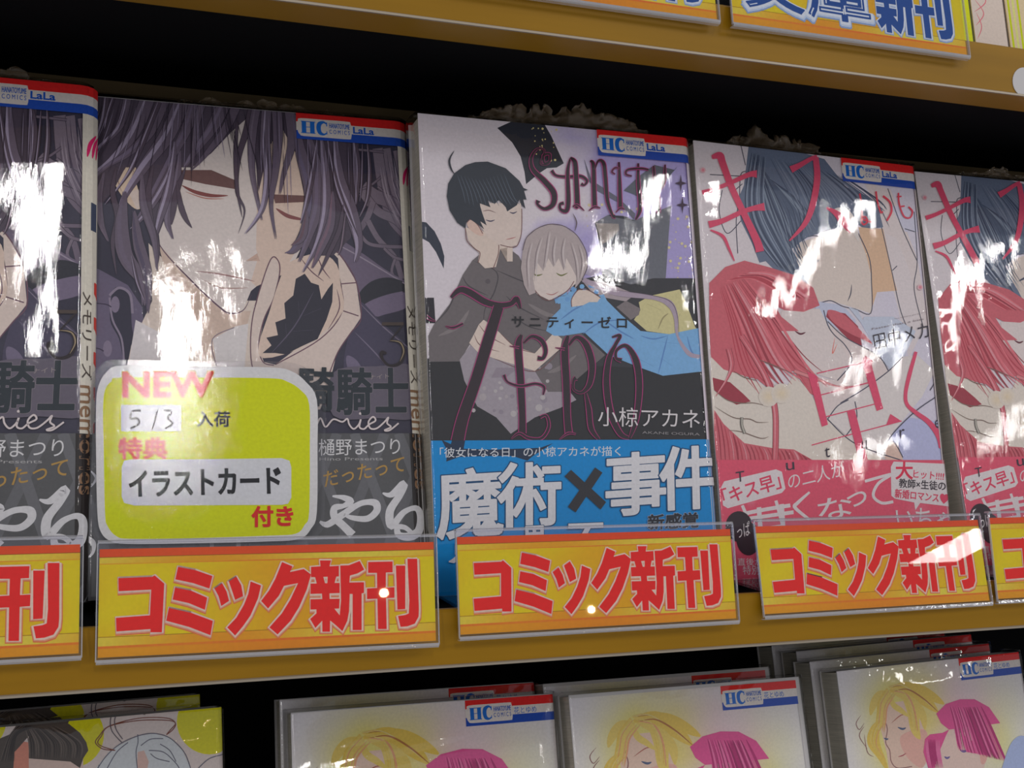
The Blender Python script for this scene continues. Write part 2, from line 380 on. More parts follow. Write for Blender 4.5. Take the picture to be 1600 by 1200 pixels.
def logo_band(a, w_, H, tag):
    """red, white and blue corner band with the imprint's lettering; mm, printed at the top right and round the spine"""
    a.mm(); R = a.rect[1]; x0 = w_-37.5
    a.poly([(x0, H-4.0), (x0, H), (R, H), (R, H-3.6)], (205, 38, 38))
    a.poly([(x0, H-7.2), (x0, H-3.5), (R, H-3.5), (R, H-7.2)], (222, 214, 208))
    a.poly([(x0, H-10.4), (x0, H-7.0), (R, H-7.0), (R, H-10.4)], (32, 66, 150))
    q = spline([(x0+.4, H-4.6), (x0+.6, H-3.2), (x0+1.6, H-2.1), (x0+10, H-2.0), (x0+19.2, H-2.0), (x0+20.4, H-2.6), (x0+20.7, H-5.5), (x0+20.5, H-8.6), (x0+19.2, H-9.2), (x0+10, H-9.2), (x0+2.6, H-9.2), (x0+1.2, H-8.6), (x0+.5, H-7.2)], 4, True)
    a.poly([(p[0], p[1]) for p in q], (222, 214, 208))
    b = (30, 92, 170); X, Y = x0+2.0, H-8.0
    for dx in (0, 3.1): a.poly([(X+dx, Y), (X+dx+1.7, Y), (X+dx+1.7, Y+4.9), (X+dx, Y+4.9)], b)
    for yy in (Y, Y+4.6): a.poly([(X-.3, yy), (X+5.1, yy), (X+5.1, yy+.3), (X-.3, yy+.3)], b)
    a.poly([(X+1.6, Y+2.4), (X+3.2, Y+2.4), (X+3.2, Y+2.65), (X+1.6, Y+2.65)], b)
    a.line([(X+9.3, Y+4.3), (X+8.2, Y+5.0), (X+6.7, Y+4.2), (X+6.3, Y+2.4), (X+6.8, Y+.6), (X+8.2, Y+0.0), (X+9.3, Y+.7)], 1.7, b, [.25, .5, 1, 1, .9, .45, .2])
    a.line([(X+9.35, Y+5.0), (X+9.35, Y+3.4)], .4, b); a.line([(X+9.35, Y+1.4), (X+9.35, Y+.1)], .3, b)
    a.text('HANATOYUME', (X+10.3, Y+2.8), (X+18.0, Y+2.8), (X+10.3, Y+4.8), (40, 84, 160), .02)
    a.text('C O M I C S', (X+10.3, Y+.5), (X+18.0, Y+.5), (X+10.3, Y+2.2), (40, 84, 160), .01)
    if tag == 'LaLa': a.text('LaLa', (x0+21.4, H-6.6), (x0+29.2, H-6.6), (x0+21.4, H-4.0), (26, 74, 160), .05)
    else: a.text(tag, (x0+21.4, H-6.8), (x0+31.5, H-6.8), (x0+21.4, H-4.1), b)
    a.back()

def K(x, y, s): return (x, y, s)

# ---- cover with a dark-haired figure among dark branches (generic stand-in), violet and grey
def lock(a, P, wd, base, hi=None, dk=(40, 34, 44), tp='out'):
    a.line(P, wd+1.6, dk, tp); a.line(P, wd, base, tp)
    if hi: a.line([(p[0]-wd*.15, p[1]) for p in P], wd*.32, hi, 'both', lift=True)
def art_dark(pl, w_, r, H):
    a = Art(pl, (0, w_+r*1.4, 0, H), bend=path_bend(w_, r), gain=1.85); rnd = random.Random(3)
    a.mm().field(0, w_+r*2, 0, H, 22, 34, lambda x, y: tuple(v+10*noise.noise(Vector((x*.05, y*.05, 1)))+6*noise.noise(Vector((x*.2, y*.2, 2))) for v in (50, 48, 62))); a.back()
    # branch tangle on the right
    G = (104, 94, 106)
    for P, wd in [([(590, 232), (598, 290), (612, 340), (640, 372)], 16), ([(604, 232), (612, 280), (625, 320), (642, 345)], 12), ([(620, 235), (628, 270), (641, 300)], 12),
                  ([(566, 292), (585, 306), (612, 318), (640, 350)], 20), ([(566, 300), (590, 330), (620, 345), (645, 372)], 13), ([(583, 315), (574, 340), (560, 362)], 9),
                  ([(575, 345), (590, 372), (612, 396), (620, 410), (628, 436)], 8), ([(560, 362), (575, 380), (600, 385), (640, 386)], 5), ([(600, 388), (616, 402), (640, 408)], 4),
                  ([(617, 405), (612, 425), (622, 440)], 4), ([(545, 300), (575, 292), (596, 276)], 3), ([(560, 234), (600, 238)], 3), ([(590, 292), (600, 300)], 3)]:
        a.line(P, wd+1.5, (52, 46, 58), 'none'); a.line(P, wd, G, 'none', c2=(92, 82, 96))
    for i in range(26):
        x = 592+rnd.random()*40; y = 236+rnd.random()*40; a.line([(x, y), (x+8, y+40), (x+28+rnd.random()*8, y+90)], 1.1, (128, 118, 130) if i % 2 else (70, 62, 78), 'both')
    # dark rose-like leaves, right and below
    a.poly([(520, 372), (560, 392), (600, 420), (642, 446), (600, 436), (572, 446), (558, 460), (545, 430)], (92, 82, 100), True)
    a.line([(522, 380), (560, 400), (640, 448)], 2, (126, 116, 130), 'none')
    a.poly([(560, 462), (580, 440), (610, 434), (642, 446), (642, 455), (600, 462), (575, 480)], (42, 42, 50), True)
    a.poly([(568, 478), (600, 462), (640, 456), (636, 480), (600, 492), (586, 494)], (98, 88, 108), True)
    a.poly([(560, 472), (592, 500), (650, 560), (660, 640), (600, 640), (540, 590), (545, 520)], (62, 58, 76), True)
    a.line([(562, 474), (600, 512), (640, 545)], 2, (104, 96, 112), 'both'); a.line([(555, 520), (590, 556), (625, 600)], 2, (100, 92, 110), 'both')
    a.poly([(542, 556), (556, 562), (566, 580), (552, 590), (542, 572)], (96, 88, 108), True)
    # coat on the left
    a.poly([(132, 410), (160, 424), (200, 446), (222, 480), (226, 520), (226, 640), (130, 640)], (86, 78, 98))
    a.poly([(176, 455), (190, 450), (204, 464), (206, 510), (215, 560), (196, 570), (186, 530), (172, 500)], (44, 42, 56), True)
    a.line([(171, 462), (186, 450), (203, 460), (207, 490)], 4, (116, 106, 122), 'none'); a.line([(171, 465), (176, 500), (190, 530), (194, 570)], 3, (116, 106, 122), 'none')
    for c in ((180, 476), (168, 545)): a.disc(c, 7, (108, 98, 116), ry=13); a.line([(c[0]-30, c[1]-2), (c[0]-14, c[1]), (c[0]-6, c[1]+4)], 2, (54, 46, 64), 'none')
    # neck, collar, face
    a.poly([(232, 380), (250, 400), (330, 470), (400, 470), (405, 620), (190, 620), (205, 540), (238, 470)], (196, 182, 172))
    a.poly([(240, 352), (250, 384), (300, 440), (352, 488), (392, 486), (372, 560), (318, 560), (302, 500), (262, 440)], (172, 152, 140))
    a.poly([(212, 500), (250, 520), (277, 530), (263, 572), (200, 575)], (204, 197, 198)); a.line([(252, 518), (277, 530), (263, 572)], 1.4, (110, 98, 110), 'none')
    a.poly([(332, 530), (368, 510), (388, 506), (378, 620), (352, 590), (338, 570)], (196, 190, 190)); a.line([(366, 512), (332, 530), (338, 571), (350, 590)], 1.4, (110, 98, 110), 'none')
    a.poly([(237, 250), (250, 384), (300, 440), (345, 482), (362, 490), (380, 484), (392, 455), (410, 440), (455, 420), (478, 372), (484, 250), (470, 170), (270, 170)], (203, 192, 188))
    a.poly([(404, 170), (484, 170), (484, 330), (470, 380), (440, 430), (400, 448), (392, 440), (404, 400), (400, 390)], (184, 164, 152))
    a.line([(243, 340), (250, 384), (300, 440), (345, 482), (362, 490), (381, 484), (393, 460)], 2.4, (86, 66, 82), 'both')
    # plain features: lowered lids, short nose shadow, closed mouth
    a.poly([(384, 408), (402, 396), (406, 408)], (168, 142, 130)); a.line([(386, 409), (401, 404)], 2, (110, 86, 84), 'both')
    a.line([(306, 424), (340, 428), (376, 435), (398, 440)], 2.6, (140, 108, 106), 'both'); a.line([(318, 438), (345, 450), (388, 450)], 2.2, (150, 122, 116), 'both')
    a.poly([(270, 266), (330, 266), (372, 284), (368, 296), (320, 288), (284, 280)], (96, 72, 72)); a.poly([(426, 304), (476, 306), (478, 316), (430, 318)], (96, 72, 72))
    a.line([(284, 290), (304, 300), (330, 306), (356, 306)], 6, (112, 66, 66), 'both'); a.line([(431, 326), (450, 338), (476, 344)], 6, (112, 66, 66), 'both')
    a.line([(290, 300), (320, 310), (350, 311)], 1.8, (150, 100, 92), 'both')
    # ear
    a.poly([(200, 226), (214, 236), (212, 280), (222, 320), (210, 326), (186, 300), (174, 268), (186, 240)], (188, 168, 150), True); a.line([(204, 232), (196, 262), (184, 276), (190, 300)], 1.5, (110, 86, 84), 'both')
    a.poly([(200, 300), (216, 296), (224, 322), (214, 328)], (200, 184, 176))
    # raised open hand, simple
    sk, sd = (196, 180, 172), (92, 66, 78)
    a.poly([(402, 620), (392, 560), (394, 500), (410, 440), (424, 404), (434, 408), (436, 430), (426, 470), (412, 500), (404, 540), (412, 566), (430, 570), (470, 540), (504, 520), (524, 500), (536, 486), (534, 448), (530, 430), (528, 404), (518, 394), (530, 396), (556, 440), (564, 496), (548, 520), (526, 552), (512, 610), (500, 640), (402, 640)], sk)
    for P in ([(402, 600), (392, 560), (394, 500), (410, 440), (424, 404), (434, 407), (437, 425), (428, 465), (412, 500), (404, 540), (411, 566), (428, 571)], [(512, 398), (520, 392), (532, 400), (556, 440), (564, 496), (548, 520), (528, 550), (514, 585)], [(532, 444), (556, 442)], [(430, 570), (500, 530), (534, 488), (532, 446), (520, 420)], [(536, 486), (560, 494)]):
        a.line(P, 1.8, sd, 'none')
    for P, wd in (([(490, 392), (506, 430), (520, 436)], 16), ([(474, 402), (490, 430), (512, 440)], 14)): a.line(P, wd+2, sd, 'in'); a.line(P, wd, (190, 170, 158), 'in')
    a.poly([(412, 560), (404, 540), (420, 490), (436, 440), (452, 410), (500, 396), (526, 414), (532, 446), (536, 486), (504, 520), (460, 548)], (186, 166, 154), True, 3)
    # a plain dark leaf in the palm
    a.poly([(410, 552), (424, 540), (416, 528), (434, 524), (430, 504), (446, 498), (444, 474), (458, 462), (462, 436), (476, 428), (486, 442), (498, 446), (502, 468), (512, 452), (520, 442), (519, 472), (510, 500), (496, 530), (470, 542), (446, 554), (430, 552)], (46, 45, 55))
    for P in ([(470, 404), (486, 424), (506, 440)], [(494, 396), (504, 420), (516, 436)], [(526, 452), (530, 482), (512, 516)]): a.line(P, 1.8, (92, 66, 78), 'both')
    for P in ([(424, 552), (460, 510), (490, 456)], [(448, 530), (446, 506)], [(458, 518), (490, 516)], [(468, 500), (466, 472)], [(474, 494), (502, 482)]): a.line(P, 2, (78, 72, 88), 'both')
    # hair
    B, Hh, D = (88, 78, 92), (134, 124, 144), (46, 40, 50)
    a.poly([(140, 140), (400, 140), (392, 180), (362, 206), (330, 240), (300, 262), (276, 262), (262, 330), (246, 372), (228, 322), (212, 262), (196, 262), (176, 300), (150, 330), (136, 300)], (70, 62, 74))
    a.poly([(384, 140), (560, 140), (560, 260), (556, 330), (548, 372), (520, 400), (490, 400), (474, 372), (478, 320), (462, 240), (440, 200), (420, 230), (404, 300), (398, 240), (392, 190)], (66, 58, 70))
    for P, wd, hi in [
        ([(150, 150), (147, 190), (140, 232)], 9, None), ([(166, 150), (160, 190), (144, 238)], 10, Hh), ([(200, 150), (188, 196), (158, 228), (140, 244)], 12, Hh), ([(178, 150), (168, 180), (164, 204)], 6, Hh),
        ([(232, 150), (210, 205), (176, 250), (144, 274)], 22, Hh), ([(260, 150), (234, 206), (200, 240), (165, 262), (140, 290)], 16, (100, 90, 108)), ([(288, 150), (262, 210), (224, 262), (200, 300), (187, 332)], 24, Hh),
        ([(248, 160), (224, 220), (206, 262), (188, 290), (165, 320)], 9, Hh), ([(306, 150), (292, 200), (266, 250), (240, 300), (212, 350)], 16, (96, 86, 104)), ([(274, 222), (268, 262), (250, 300), (226, 336), (205, 358)], 12, Hh),
        ([(356, 150), (334, 196), (306, 236), (290, 262)], 20, (104, 94, 112)), ([(376, 150), (352, 202), (318, 246), (298, 268)], 14, None), ([(320, 150), (308, 190), (302, 240), (300, 268)], 11, (96, 86, 100)),
        ([(282, 236), (276, 282), (264, 322), (262, 350), (271, 374)], 14, (104, 94, 110)), ([(272, 250), (262, 300), (250, 340), (243, 372)], 14, Hh), ([(290, 262), (276, 300), (270, 334), (268, 352)], 9, None), ([(276, 282), (282, 320), (290, 342), (300, 357)], 8, None),
        ([(240, 256), (232, 300), (234, 340), (246, 384), (247, 412)], 10, None), ([(222, 270), (224, 320), (240, 372), (246, 424)], 12, (96, 86, 100)), ([(163, 270), (154, 310), (158, 350), (170, 378)], 12, (96, 84, 98)),
        ([(182, 260), (176, 300), (184, 340), (176, 380), (182, 430)], 9, None), ([(196, 300), (190, 350), (196, 400), (222, 440), (226, 478)], 24, (92, 82, 98)), ([(210, 330), (216, 380), (230, 430), (232, 490)], 18, (74, 66, 84)), ([(206, 400), (214, 440), (226, 470)], 5, Hh),
        ([(396, 150), (386, 200), (372, 250), (370, 300), (382, 330), (372, 366)], 9, None), ([(404, 150), (394, 210), (394, 270), (404, 320), (410, 345)], 13, (100, 90, 104)), ([(418, 150), (414, 220), (418, 270), (412, 320), (400, 345), (384, 366)], 15, Hh),
        ([(372, 180), (368, 230), (370, 290), (378, 340)], 6, None), ([(430, 150), (434, 210), (430, 270), (424, 320), (432, 374)], 15, (86, 76, 92)), ([(450, 160), (456, 220), (444, 270), (438, 304)], 15, (88, 78, 92)),
        ([(460, 180), (470, 240), (486, 300), (482, 350), (462, 388), (448, 396)], 22, (90, 82, 102)), ([(478, 200), (494, 260), (496, 320), (482, 370), (468, 410)], 18, (96, 86, 104)), ([(502, 214), (508, 270), (508, 330), (496, 380), (474, 426)], 15, Hh),
        ([(496, 220), (488, 270), (478, 320), (470, 350)], 9, Hh), ([(524, 216), (530, 280), (548, 330), (560, 380), (556, 410)], 20, Hh), ([(512, 220), (526, 290), (545, 340), (560, 372)], 7, Hh), ([(554, 222), (558, 262), (557, 320)], 10, Hh), ([(566, 226), (565, 280), (562, 316)], 3, Hh),
        ([(574, 225), (577, 268), (574, 310), (562, 340)], 6, (130, 120, 136)), ([(520, 300), (516, 350), (500, 390), (488, 420)], 14, (104, 84, 98)), ([(536, 320), (530, 360), (512, 400), (497, 432)], 7, None), ([(540, 332), (534, 380), (528, 400)], 4, (120, 104, 118)), ([(480, 330), (472, 370), (456, 384)], 12, (90, 70, 80))]:
        lock(a, P, wd, B if wd > 10 else (74, 64, 76), hi, D, 'out' if P[0][1] < 175 else [.12, .75, 1, .9, .55, .06])
    for i in range(90):                                       # fine drawn strands inside the locks
        x = rnd.choice([rnd.uniform(150, 380), rnd.uniform(400, 560)]); t = (300-x)/190 if x < 390 else -.05
        L = rnd.uniform(30, 110); y = rnd.uniform(152, 190) if x < 400 else rnd.uniform(160, 240)
        a.line([(x, y), (x-t*L*.25, y+L*.5), (x-t*L*.6, y+L)], 1.1, rnd.choice([D, (120, 110, 130), (58, 50, 62)]), 'both', n=3)
    # title lettering
    dk = (38, 44, 50)
    a.poly([(520, 583), (590, 573), (650, 576), (652, 650), (590, 654), (520, 650)], (84, 78, 90), True)
    a.text('騎士', (527, 648), (636, 648), (526, 577), dk, .03, (112, 104, 112), .012)
    a.text('ナイト', (577, 594), (607, 592), (577, 587), (130, 120, 120))
    a.text('騎', (466, 640), (520, 642), (466, 575), dk, .03)
    a.line([(596, 507), (630, 507)], 5, (64, 54, 50), 'none'); a.line([(628, 509), (610, 532)], 2.4, (44, 38, 42), 'none')
    a.line([(608, 533), (624, 536), (630, 550), (624, 568), (608, 572), (597, 562), (596, 552), (603, 553)], 6.5, (40, 34, 38), [.3, .7, 1, .9, .6, .6, 1, .5]); a.line([(608, 533), (624, 536), (630, 550), (624, 566)], 2, (132, 116, 92), 'both')
    cr = (198, 186, 186)
    a.line([(476, 668), (486, 654), (492, 668), (500, 654), (508, 668), (520, 656), (534, 660), (542, 655), (545, 664), (552, 671), (560, 664), (563, 656), (561, 668), (568, 671), (576, 664), (586, 658), (582, 652), (575, 660), (578, 670), (588, 670), (600, 660), (606, 653), (604, 662), (610, 668), (600, 673), (608, 673), (622, 662)], 2.6, cr, 'none', n=5)
    a.disc((562, 647), 2, cr)
    logo_band(a, w_, H, 'LaLa')
    # spine strip
    a.mm(); R = a.rect[1]
    a.poly([(w_+.6, 0), (R, 0), (R, H-10.4), (w_+.6, H-10.4)], (196, 190, 178))
    for k in range(3): a.line([(w_+2.0+k*1.7, H-26), (w_+3.0+k*1.7, H-21), (w_+5.5+k*1.7, H-17)], 1.3, (196, 40, 96), 'both')
    a.poly([(w_+3.4, H-52), (w_+6, H-52), (w_+6, H-42), (w_+3.4, H-42)], (60, 66, 84))
    a.text('メモリーズ', (w_+1.0, H-74), (w_+1.0, H-104), (w_+4.2, H-74), (70, 62, 58), .01)
    a.text('memories', (w_+.6, H-106), (w_+.6, H-142), (w_+4.8, H-106), (120, 92, 70), .02)
    for k in range(5): a.poly([(w_+5, H-70-k*12), (w_+7, H-70-k*12), (w_+7, H-76-k*12), (w_+5, H-74-k*12)], (190, 60, 50))
    a.back()
    return a.build('cover_print')
def art_dark_band(pl, w_, r, hb):
    a = Art(pl, (0, w_+r*1.4, 0, hb), bend=path_bend(w_, r), z0=.98)
    a.mm().field(0, w_+r*2, 0, hb, 10, 8, lambda x, y: tuple(v+6*noise.noise(Vector((x*.08, y*.08, 4))) for v in (76, 76, 78)))
    for i in range(9): a.line([(10+i*16, 0), (-8+i*16, hb)], 3.5, (94, 94, 98), 'none', raw=True); a.line([(-10+i*17, 0), (14+i*17, hb)], 3.5, (90, 90, 94), 'none', raw=True)
    a.poly([(w_-.5, 0), (w_+r*2, 0), (w_+r*2, hb), (w_-.5, hb)], (40, 36, 36)); a.back()
    a.text('樋野まつり', (497, 713), (624, 711), (497, 687), (214, 212, 214), -.004)
    a.text('Matsuri Hino Presents', (440, 721), (597, 720), (440, 716), (150, 148, 148))
    a.text('だったって', (506, 762), (632, 737), (504, 738), (158, 124, 66), .012)
    a.text('ったって', (160, 782), (250, 764), (158, 756), (158, 124, 66), .012)
    Wt = (226, 224, 228)
    k5 = lambda L: [(480+x/4.286, 580+y/4.286) for x, y in L]
    a.line(k5([(80, 1010), (130, 1030), (210, 980), (330, 900), (400, 880), (455, 890), (460, 940), (400, 990), (300, 985), (235, 960)]), 11, Wt, [.3, .9, 1, .8, .8, 1.1, 1, .9, .7, .3])
    a.line(k5([(165, 840), (240, 850), (285, 875), (240, 905), (180, 920), (180, 980), (240, 1040), (300, 1100)]), 12, Wt, [.2, .7, 1, .6, .9, 1, 1, 1.1])
    a.line(k5([(500, 820), (560, 830), (640, 760), (610, 840), (550, 940), (560, 1040), (640, 950), (720, 920), (750, 970), (740, 1070), (680, 1110), (610, 1100), (600, 1050), (650, 1050), (700, 1090)]), 11, Wt, [.2, .9, 1.2, 1, 1.2, 1, .7, .9, 1, 1.3, 1, .8, .7, .6])
    a.line([(400, 870), (470, 858), (560, 862)], 7, Wt, 'both'); a.line([(330, 846), (334, 905)], 6, Wt, 'none'); a.line([(372, 842), (374, 900)], 7, Wt, 'none')
    a.line([(136, 842), (146, 850), (144, 866), (130, 876)], 9, Wt, 'out'); a.line([(140, 735), (150, 748), (142, 762)], 4, (190, 190, 196), 'both')
    return a.build('band_print')

def kk(ox, oy, sc): return lambda L: [(ox+x/sc, oy+y/sc) for x, y in L]
def star(a, cx, cy, r, ry, c):
    P = []
    for i in range(8):
        t = i*math.pi/4; q = 1 if i % 2 == 0 else .25; P.append((cx+r*q*math.sin(t), cy-ry*q*math.cos(t)))
    a.poly(P, c)
def ornate(a, L, wd, tp, mg=(150, 52, 104), dk=(50, 42, 48), n=6, rim=2.2):
    a.line(L, wd+rim, mg, [max(.25, t)*1.0+.0 for t in tp], n=n); a.line(L, wd, dk, tp, n=n)
# ---- cover with two seated figures on lavender (generic stand-in), big curly lettering
def art_lavender(pl, w_, r, H):
    a = Art(pl, (0, w_+r*1.4, 0, H), bend=path_bend(w_, r)); rnd = random.Random(8)
    A, B, C, D = kk(640, 160, 4.617), kk(820, 190, 5), kk(650, 400, 4), kk(860, 400, 4)
    def bg(x, y):
        n = .5+.5*noise.noise(Vector((x*.045, y*.045, 3)))+.25*noise.noise(Vector((x*.16, y*.16, 5)))
        k = min(1, max(0, (x-38)/40+(.5-n)*1.3-(.45 if y > 138 and x < 70 else 0)+(.15 if y < 140 else 0)))
        return tuple(p+(q-p)*k for p, q in zip((198, 190, 196), (150, 140, 184)))
    a.mm().field(0, w_+r*2, 0, H, 30, 44, bg); a.back()
    blk = (44, 46, 54)
    a.poly(A([(632, 185), (770, 122), (955, 128), (1020, 240), (1112, 440), (1060, 470), (990, 475), (930, 515), (840, 590), (828, 500), (800, 390), (740, 290)]), blk, False)
    a.poly(A([(80, 860), (120, 866), (180, 930), (225, 1020), (250, 1110), (246, 1200), (190, 1080), (140, 1010), (80, 975)]), (50, 54, 66))
    for i in range(26): x, y = rnd.uniform(840, 1060), rnd.uniform(180, 460); a.disc(A([(x, y)])[0], rnd.choice([.8, 1.2, 1.9]), (190, 176, 120), n=7, lift=True)
    for i in range(90):
        x, y = rnd.choice([(rnd.uniform(915, 1000), rnd.uniform(318, 470)), (rnd.uniform(1040, 1090), rnd.uniform(330, 440))]); a.disc((x, y), rnd.choice([.8, 1.1, 2.4]), (200, 188, 150), n=7, lift=True)
    # black drape shapes right and grey box-like prop
    a.poly(B([(460, 290), (520, 460), (720, 590), (860, 720), (850, 770), (740, 640), (560, 540), (500, 470)]), (92, 92, 106))
    a.poly(B([(770, 540), (900, 420), (1010, 340), (1170, 380), (1190, 350), (1150, 400), (1060, 520), (960, 640), (850, 570)]), (84, 88, 98))
    a.poly(B([(545, 790), (640, 735), (860, 770), (1140, 660), (1120, 900), (1100, 1200), (1090, 1290), (900, 1400), (700, 1350), (600, 1200), (590, 1000)]), (96, 98, 106))
    a.poly(B([(548, 795), (730, 800), (735, 850), (690, 900), (640, 940), (600, 960), (570, 900)]), (136, 128, 124)); a.line(B([(548, 795), (600, 1000), (610, 1220)]), 1.4, (50, 48, 52), 'none')
    a.poly(B([(640, 730), (700, 750), (860, 780), (780, 740)]), (50, 50, 56)); a.line(B([(780, 890), (815, 915)]), 2, (70, 50, 50), 'both')
    # dark field behind the lower half
    a.poly(C([(20, 262), (110, 262), (120, 420), (20, 420)]), (44, 42, 48))
    a.poly(D([(170, 150), (320, 120), (500, 180), (640, 140), (905, 140), (940, 500), (930, 780), (0, 780), (0, 400)]), (54, 54, 58))
    a.poly([(660, 560), (1120, 580), (1125, 700), (668, 700)], (46, 46, 49))
    a.poly(D([(200, 110), (240, 60), (330, 20), (345, 80), (260, 130)]), (150, 140, 160))
    a.poly(D([(190, 150), (340, 165), (530, 240), (470, 285), (330, 260), (250, 220)]), (150, 138, 142), False)
    # yellow skirt, ribbon
    a.poly(D([(520, 400), (560, 340), (550, 290), (620, 250), (805, 210), (840, 280), (900, 440), (920, 470), (740, 490), (600, 470)]), (180, 172, 128))
    for q in ([(670, 460), (700, 390), (735, 360)], [(790, 400), (810, 360)], [(600, 300), (690, 340)]): a.line(D(q), 2.4, (140, 130, 96), 'both')
    a.poly(D([(410, 320), (470, 280), (560, 330), (550, 370), (500, 400)]), (112, 104, 106))
    # first figure: dark jacket
    j, jd = (98, 92, 94), (70, 66, 70)
    a.poly(C([(110, 430), (210, 300), (290, 120), (350, 30), (420, -30), (560, -60), (640, 0), (700, 110), (760, 200), (930, 240), (1010, 290), (960, 420), (1180, 620), (900, 860), (740, 900), (700, 730), (740, 610), (620, 580), (520, 480), (430, 400), (400, 430), (330, 560), (270, 660), (80, 662), (75, 500)]), j)
    for q in ([(350, 30), (500, 100), (490, 220), (430, 330), (420, 430)], [(500, 90), (640, 150), (780, 200)], [(290, 130), (330, 190), (450, 250)], [(120, 420), (200, 330), (250, 220)], [(560, 250), (640, 320), (800, 400)], [(600, 370), (700, 440), (820, 470)], [(740, 730), (850, 620), (960, 560)], [(400, 430), (440, 400)]):
        a.line(C(q), 2, jd, 'both')
    for q in ([(140, 500), (260, 440), (330, 340)], [(700, 300), (800, 360), (880, 380)], [(820, 730), (900, 700), (1000, 620)]): a.line(C(q), 7, (116, 109, 110), 'both')
    a.disc(C([(447, 160)])[0], 4, (84, 78, 82))
    # pale trousers
    a.poly(C([(270, 650), (340, 560), (480, 640), (740, 720), (820, 850), (960, 850), (1000, 900), (900, 950), (740, 1010), (590, 1112), (500, 1010), (380, 940), (300, 780)]), (140, 132, 140), False)
    for i in range(40): x, y = rnd.uniform(330, 850), rnd.uniform(690, 1000); a.disc(C([(x, y)])[0], rnd.uniform(2, 6), rnd.choice([(158, 152, 154), (128, 120, 130), (150, 142, 146)]), n=9, lift=True) if y < 1112-abs(x-590)*.45 else None
    a.poly(C([(470, 760), (500, 700), (640, 700), (560, 760)]), (128, 118, 128))
    # forearm and hand across
    sk, so = (200, 184, 174), (110, 80, 80)
    a.poly(C([(390, 430), (420, 400), (445, 420), (520, 480), (600, 560), (740, 610), (860, 480), (910, 520), (900, 580), (740, 720), (480, 640), (380, 600), (330, 545), (360, 490)]), sk)
    for q in ([(390, 430), (450, 500), (560, 560)], [(360, 490), (400, 560), (520, 600)], [(480, 640), (740, 722), (900, 585)], [(520, 480), (620, 570), (740, 610)]): a.line(C(q), 1.4, so, 'both')
    # second figure: blue dress
    b1, b2 = (112, 156, 196), (84, 120, 168)
    a.poly(D([(-30, 470), (-10, 400), (60, 330), (60, 280), (30, 300), (20, 260), (90, 250), (160, 200), (160, 320), (220, 270), (330, 240), (350, 280), (440, 370), (560, 470), (740, 490), (930, 450), (970, 720), (700, 750), (560, 700), (360, 620), (210, 480), (80, 500), (20, 500)]), b1)
    for q in ([(60, 400), (140, 340), (200, 310)], [(200, 490), (300, 420), (430, 400)], [(730, 500), (700, 620), (670, 740)], [(560, 500), (640, 520), (730, 500)], [(700, 540), (800, 550)], [(690, 640), (760, 690)], [(330, 400), (430, 470), (520, 520)], [(540, 640), (640, 690)], [(850, 500), (880, 600), (940, 660)]): a.line(D(q), 2.4, b2, 'both')
    for i in range(16): a.disc((868+i*4.5, 466+7*math.sin(i*1.9)-(i*1.2)), 4, b1 if i % 2 else (98, 140, 184), n=7)
    a.poly(D([(130, 320), (130, 270), (170, 215), (230, 215), (310, 262), (290, 290), (240, 290), (200, 310)]), sk); a.line(D([(130, 320), (130, 270), (170, 215), (230, 215), (310, 262)]), 1.4, so, 'none')
    a.line(D([(200, 150), (400, 230), (640, 262), (740, 300), (780, 380), (790, 500), (860, 610), (930, 630)]), 9, (150, 136, 150), [.8, 1, .7, 1.2, .8, .4, .8, .6]); a.line(D([(400, 215), (640, 250), (750, 290), (790, 380), (800, 500)]), 1.2, (90, 76, 90), 'both')
    # first head: dark round hair, plain lowered eyes
    a.poly(A([(400, 905), (420, 1000), (470, 1060), (500, 1090), (490, 1150), (540, 1200), (620, 1190), (650, 1060), (740, 1040), (740, 1150), (700, 1150), (700, 1000), (560, 940)]), sk)
    a.poly(A([(505, 730), (800, 730), (808, 860), (800, 960), (770, 1035), (720, 1045), (650, 1030), (560, 975), (510, 900)]), (206, 190, 182))
    a.poly(A([(412, 868), (440, 846), (480, 880), (526, 940), (520, 966), (470, 950), (424, 910)]), (198, 170, 158), True); a.line(A([(412, 868), (440, 848), (490, 890), (524, 950)]), 1.2, so, 'none')
    a.line(A([(805, 770), (806, 860), (800, 960), (772, 1035), (725, 1047), (650, 1030)]), 1.3, so, 'none'); a.line(A([(400, 910), (410, 1000), (470, 1060), (505, 1090), (490, 1160)]), 1.3, so, 'none'); a.line(A([(640, 1030), (635, 1100), (600, 1200)]), 1.3, so, 'none')
    a.line(A([(545, 850), (580, 860), (612, 850)]), 2.2, (80, 76, 92), 'both'); a.line(A([(718, 795), (745, 802), (772, 790)]), 2.2, (80, 76, 92), 'both'); a.line(A([(525, 788), (570, 782), (620, 800)]), 1.2, so, 'both'); a.line(A([(690, 992), (730, 984), (764, 974)]), 1.4, (160, 100, 100), 'both')
    a.poly(A([(318, 515), (400, 455), (470, 434), (560, 430), (690, 478), (790, 570), (818, 620), (850, 634), (822, 640), (840, 705), (815, 700), (832, 770), (800, 740), (790, 700), (770, 745), (700, 790), (690, 760), (640, 705), (610, 735), (560, 705), (580, 760), (500, 730), (520, 800), (552, 890), (505, 860), (535, 920), (500, 890), (430, 845), (405, 870), (400, 912), (340, 870), (285, 780), (265, 680), (275, 590)]), (50, 54, 62))
    a.line(A([(318, 352), (290, 400), (284, 440), (300, 490), (322, 520)]), 3.2, (48, 50, 58), 'both')
    for i in range(14): a.line(A([(340+i*26, 560-abs(i-6)*6), (380+i*28, 640+i*3), (400+i*30, 730+(i % 3)*10)]), 1.2, (78, 86, 98), 'both', lift=True)
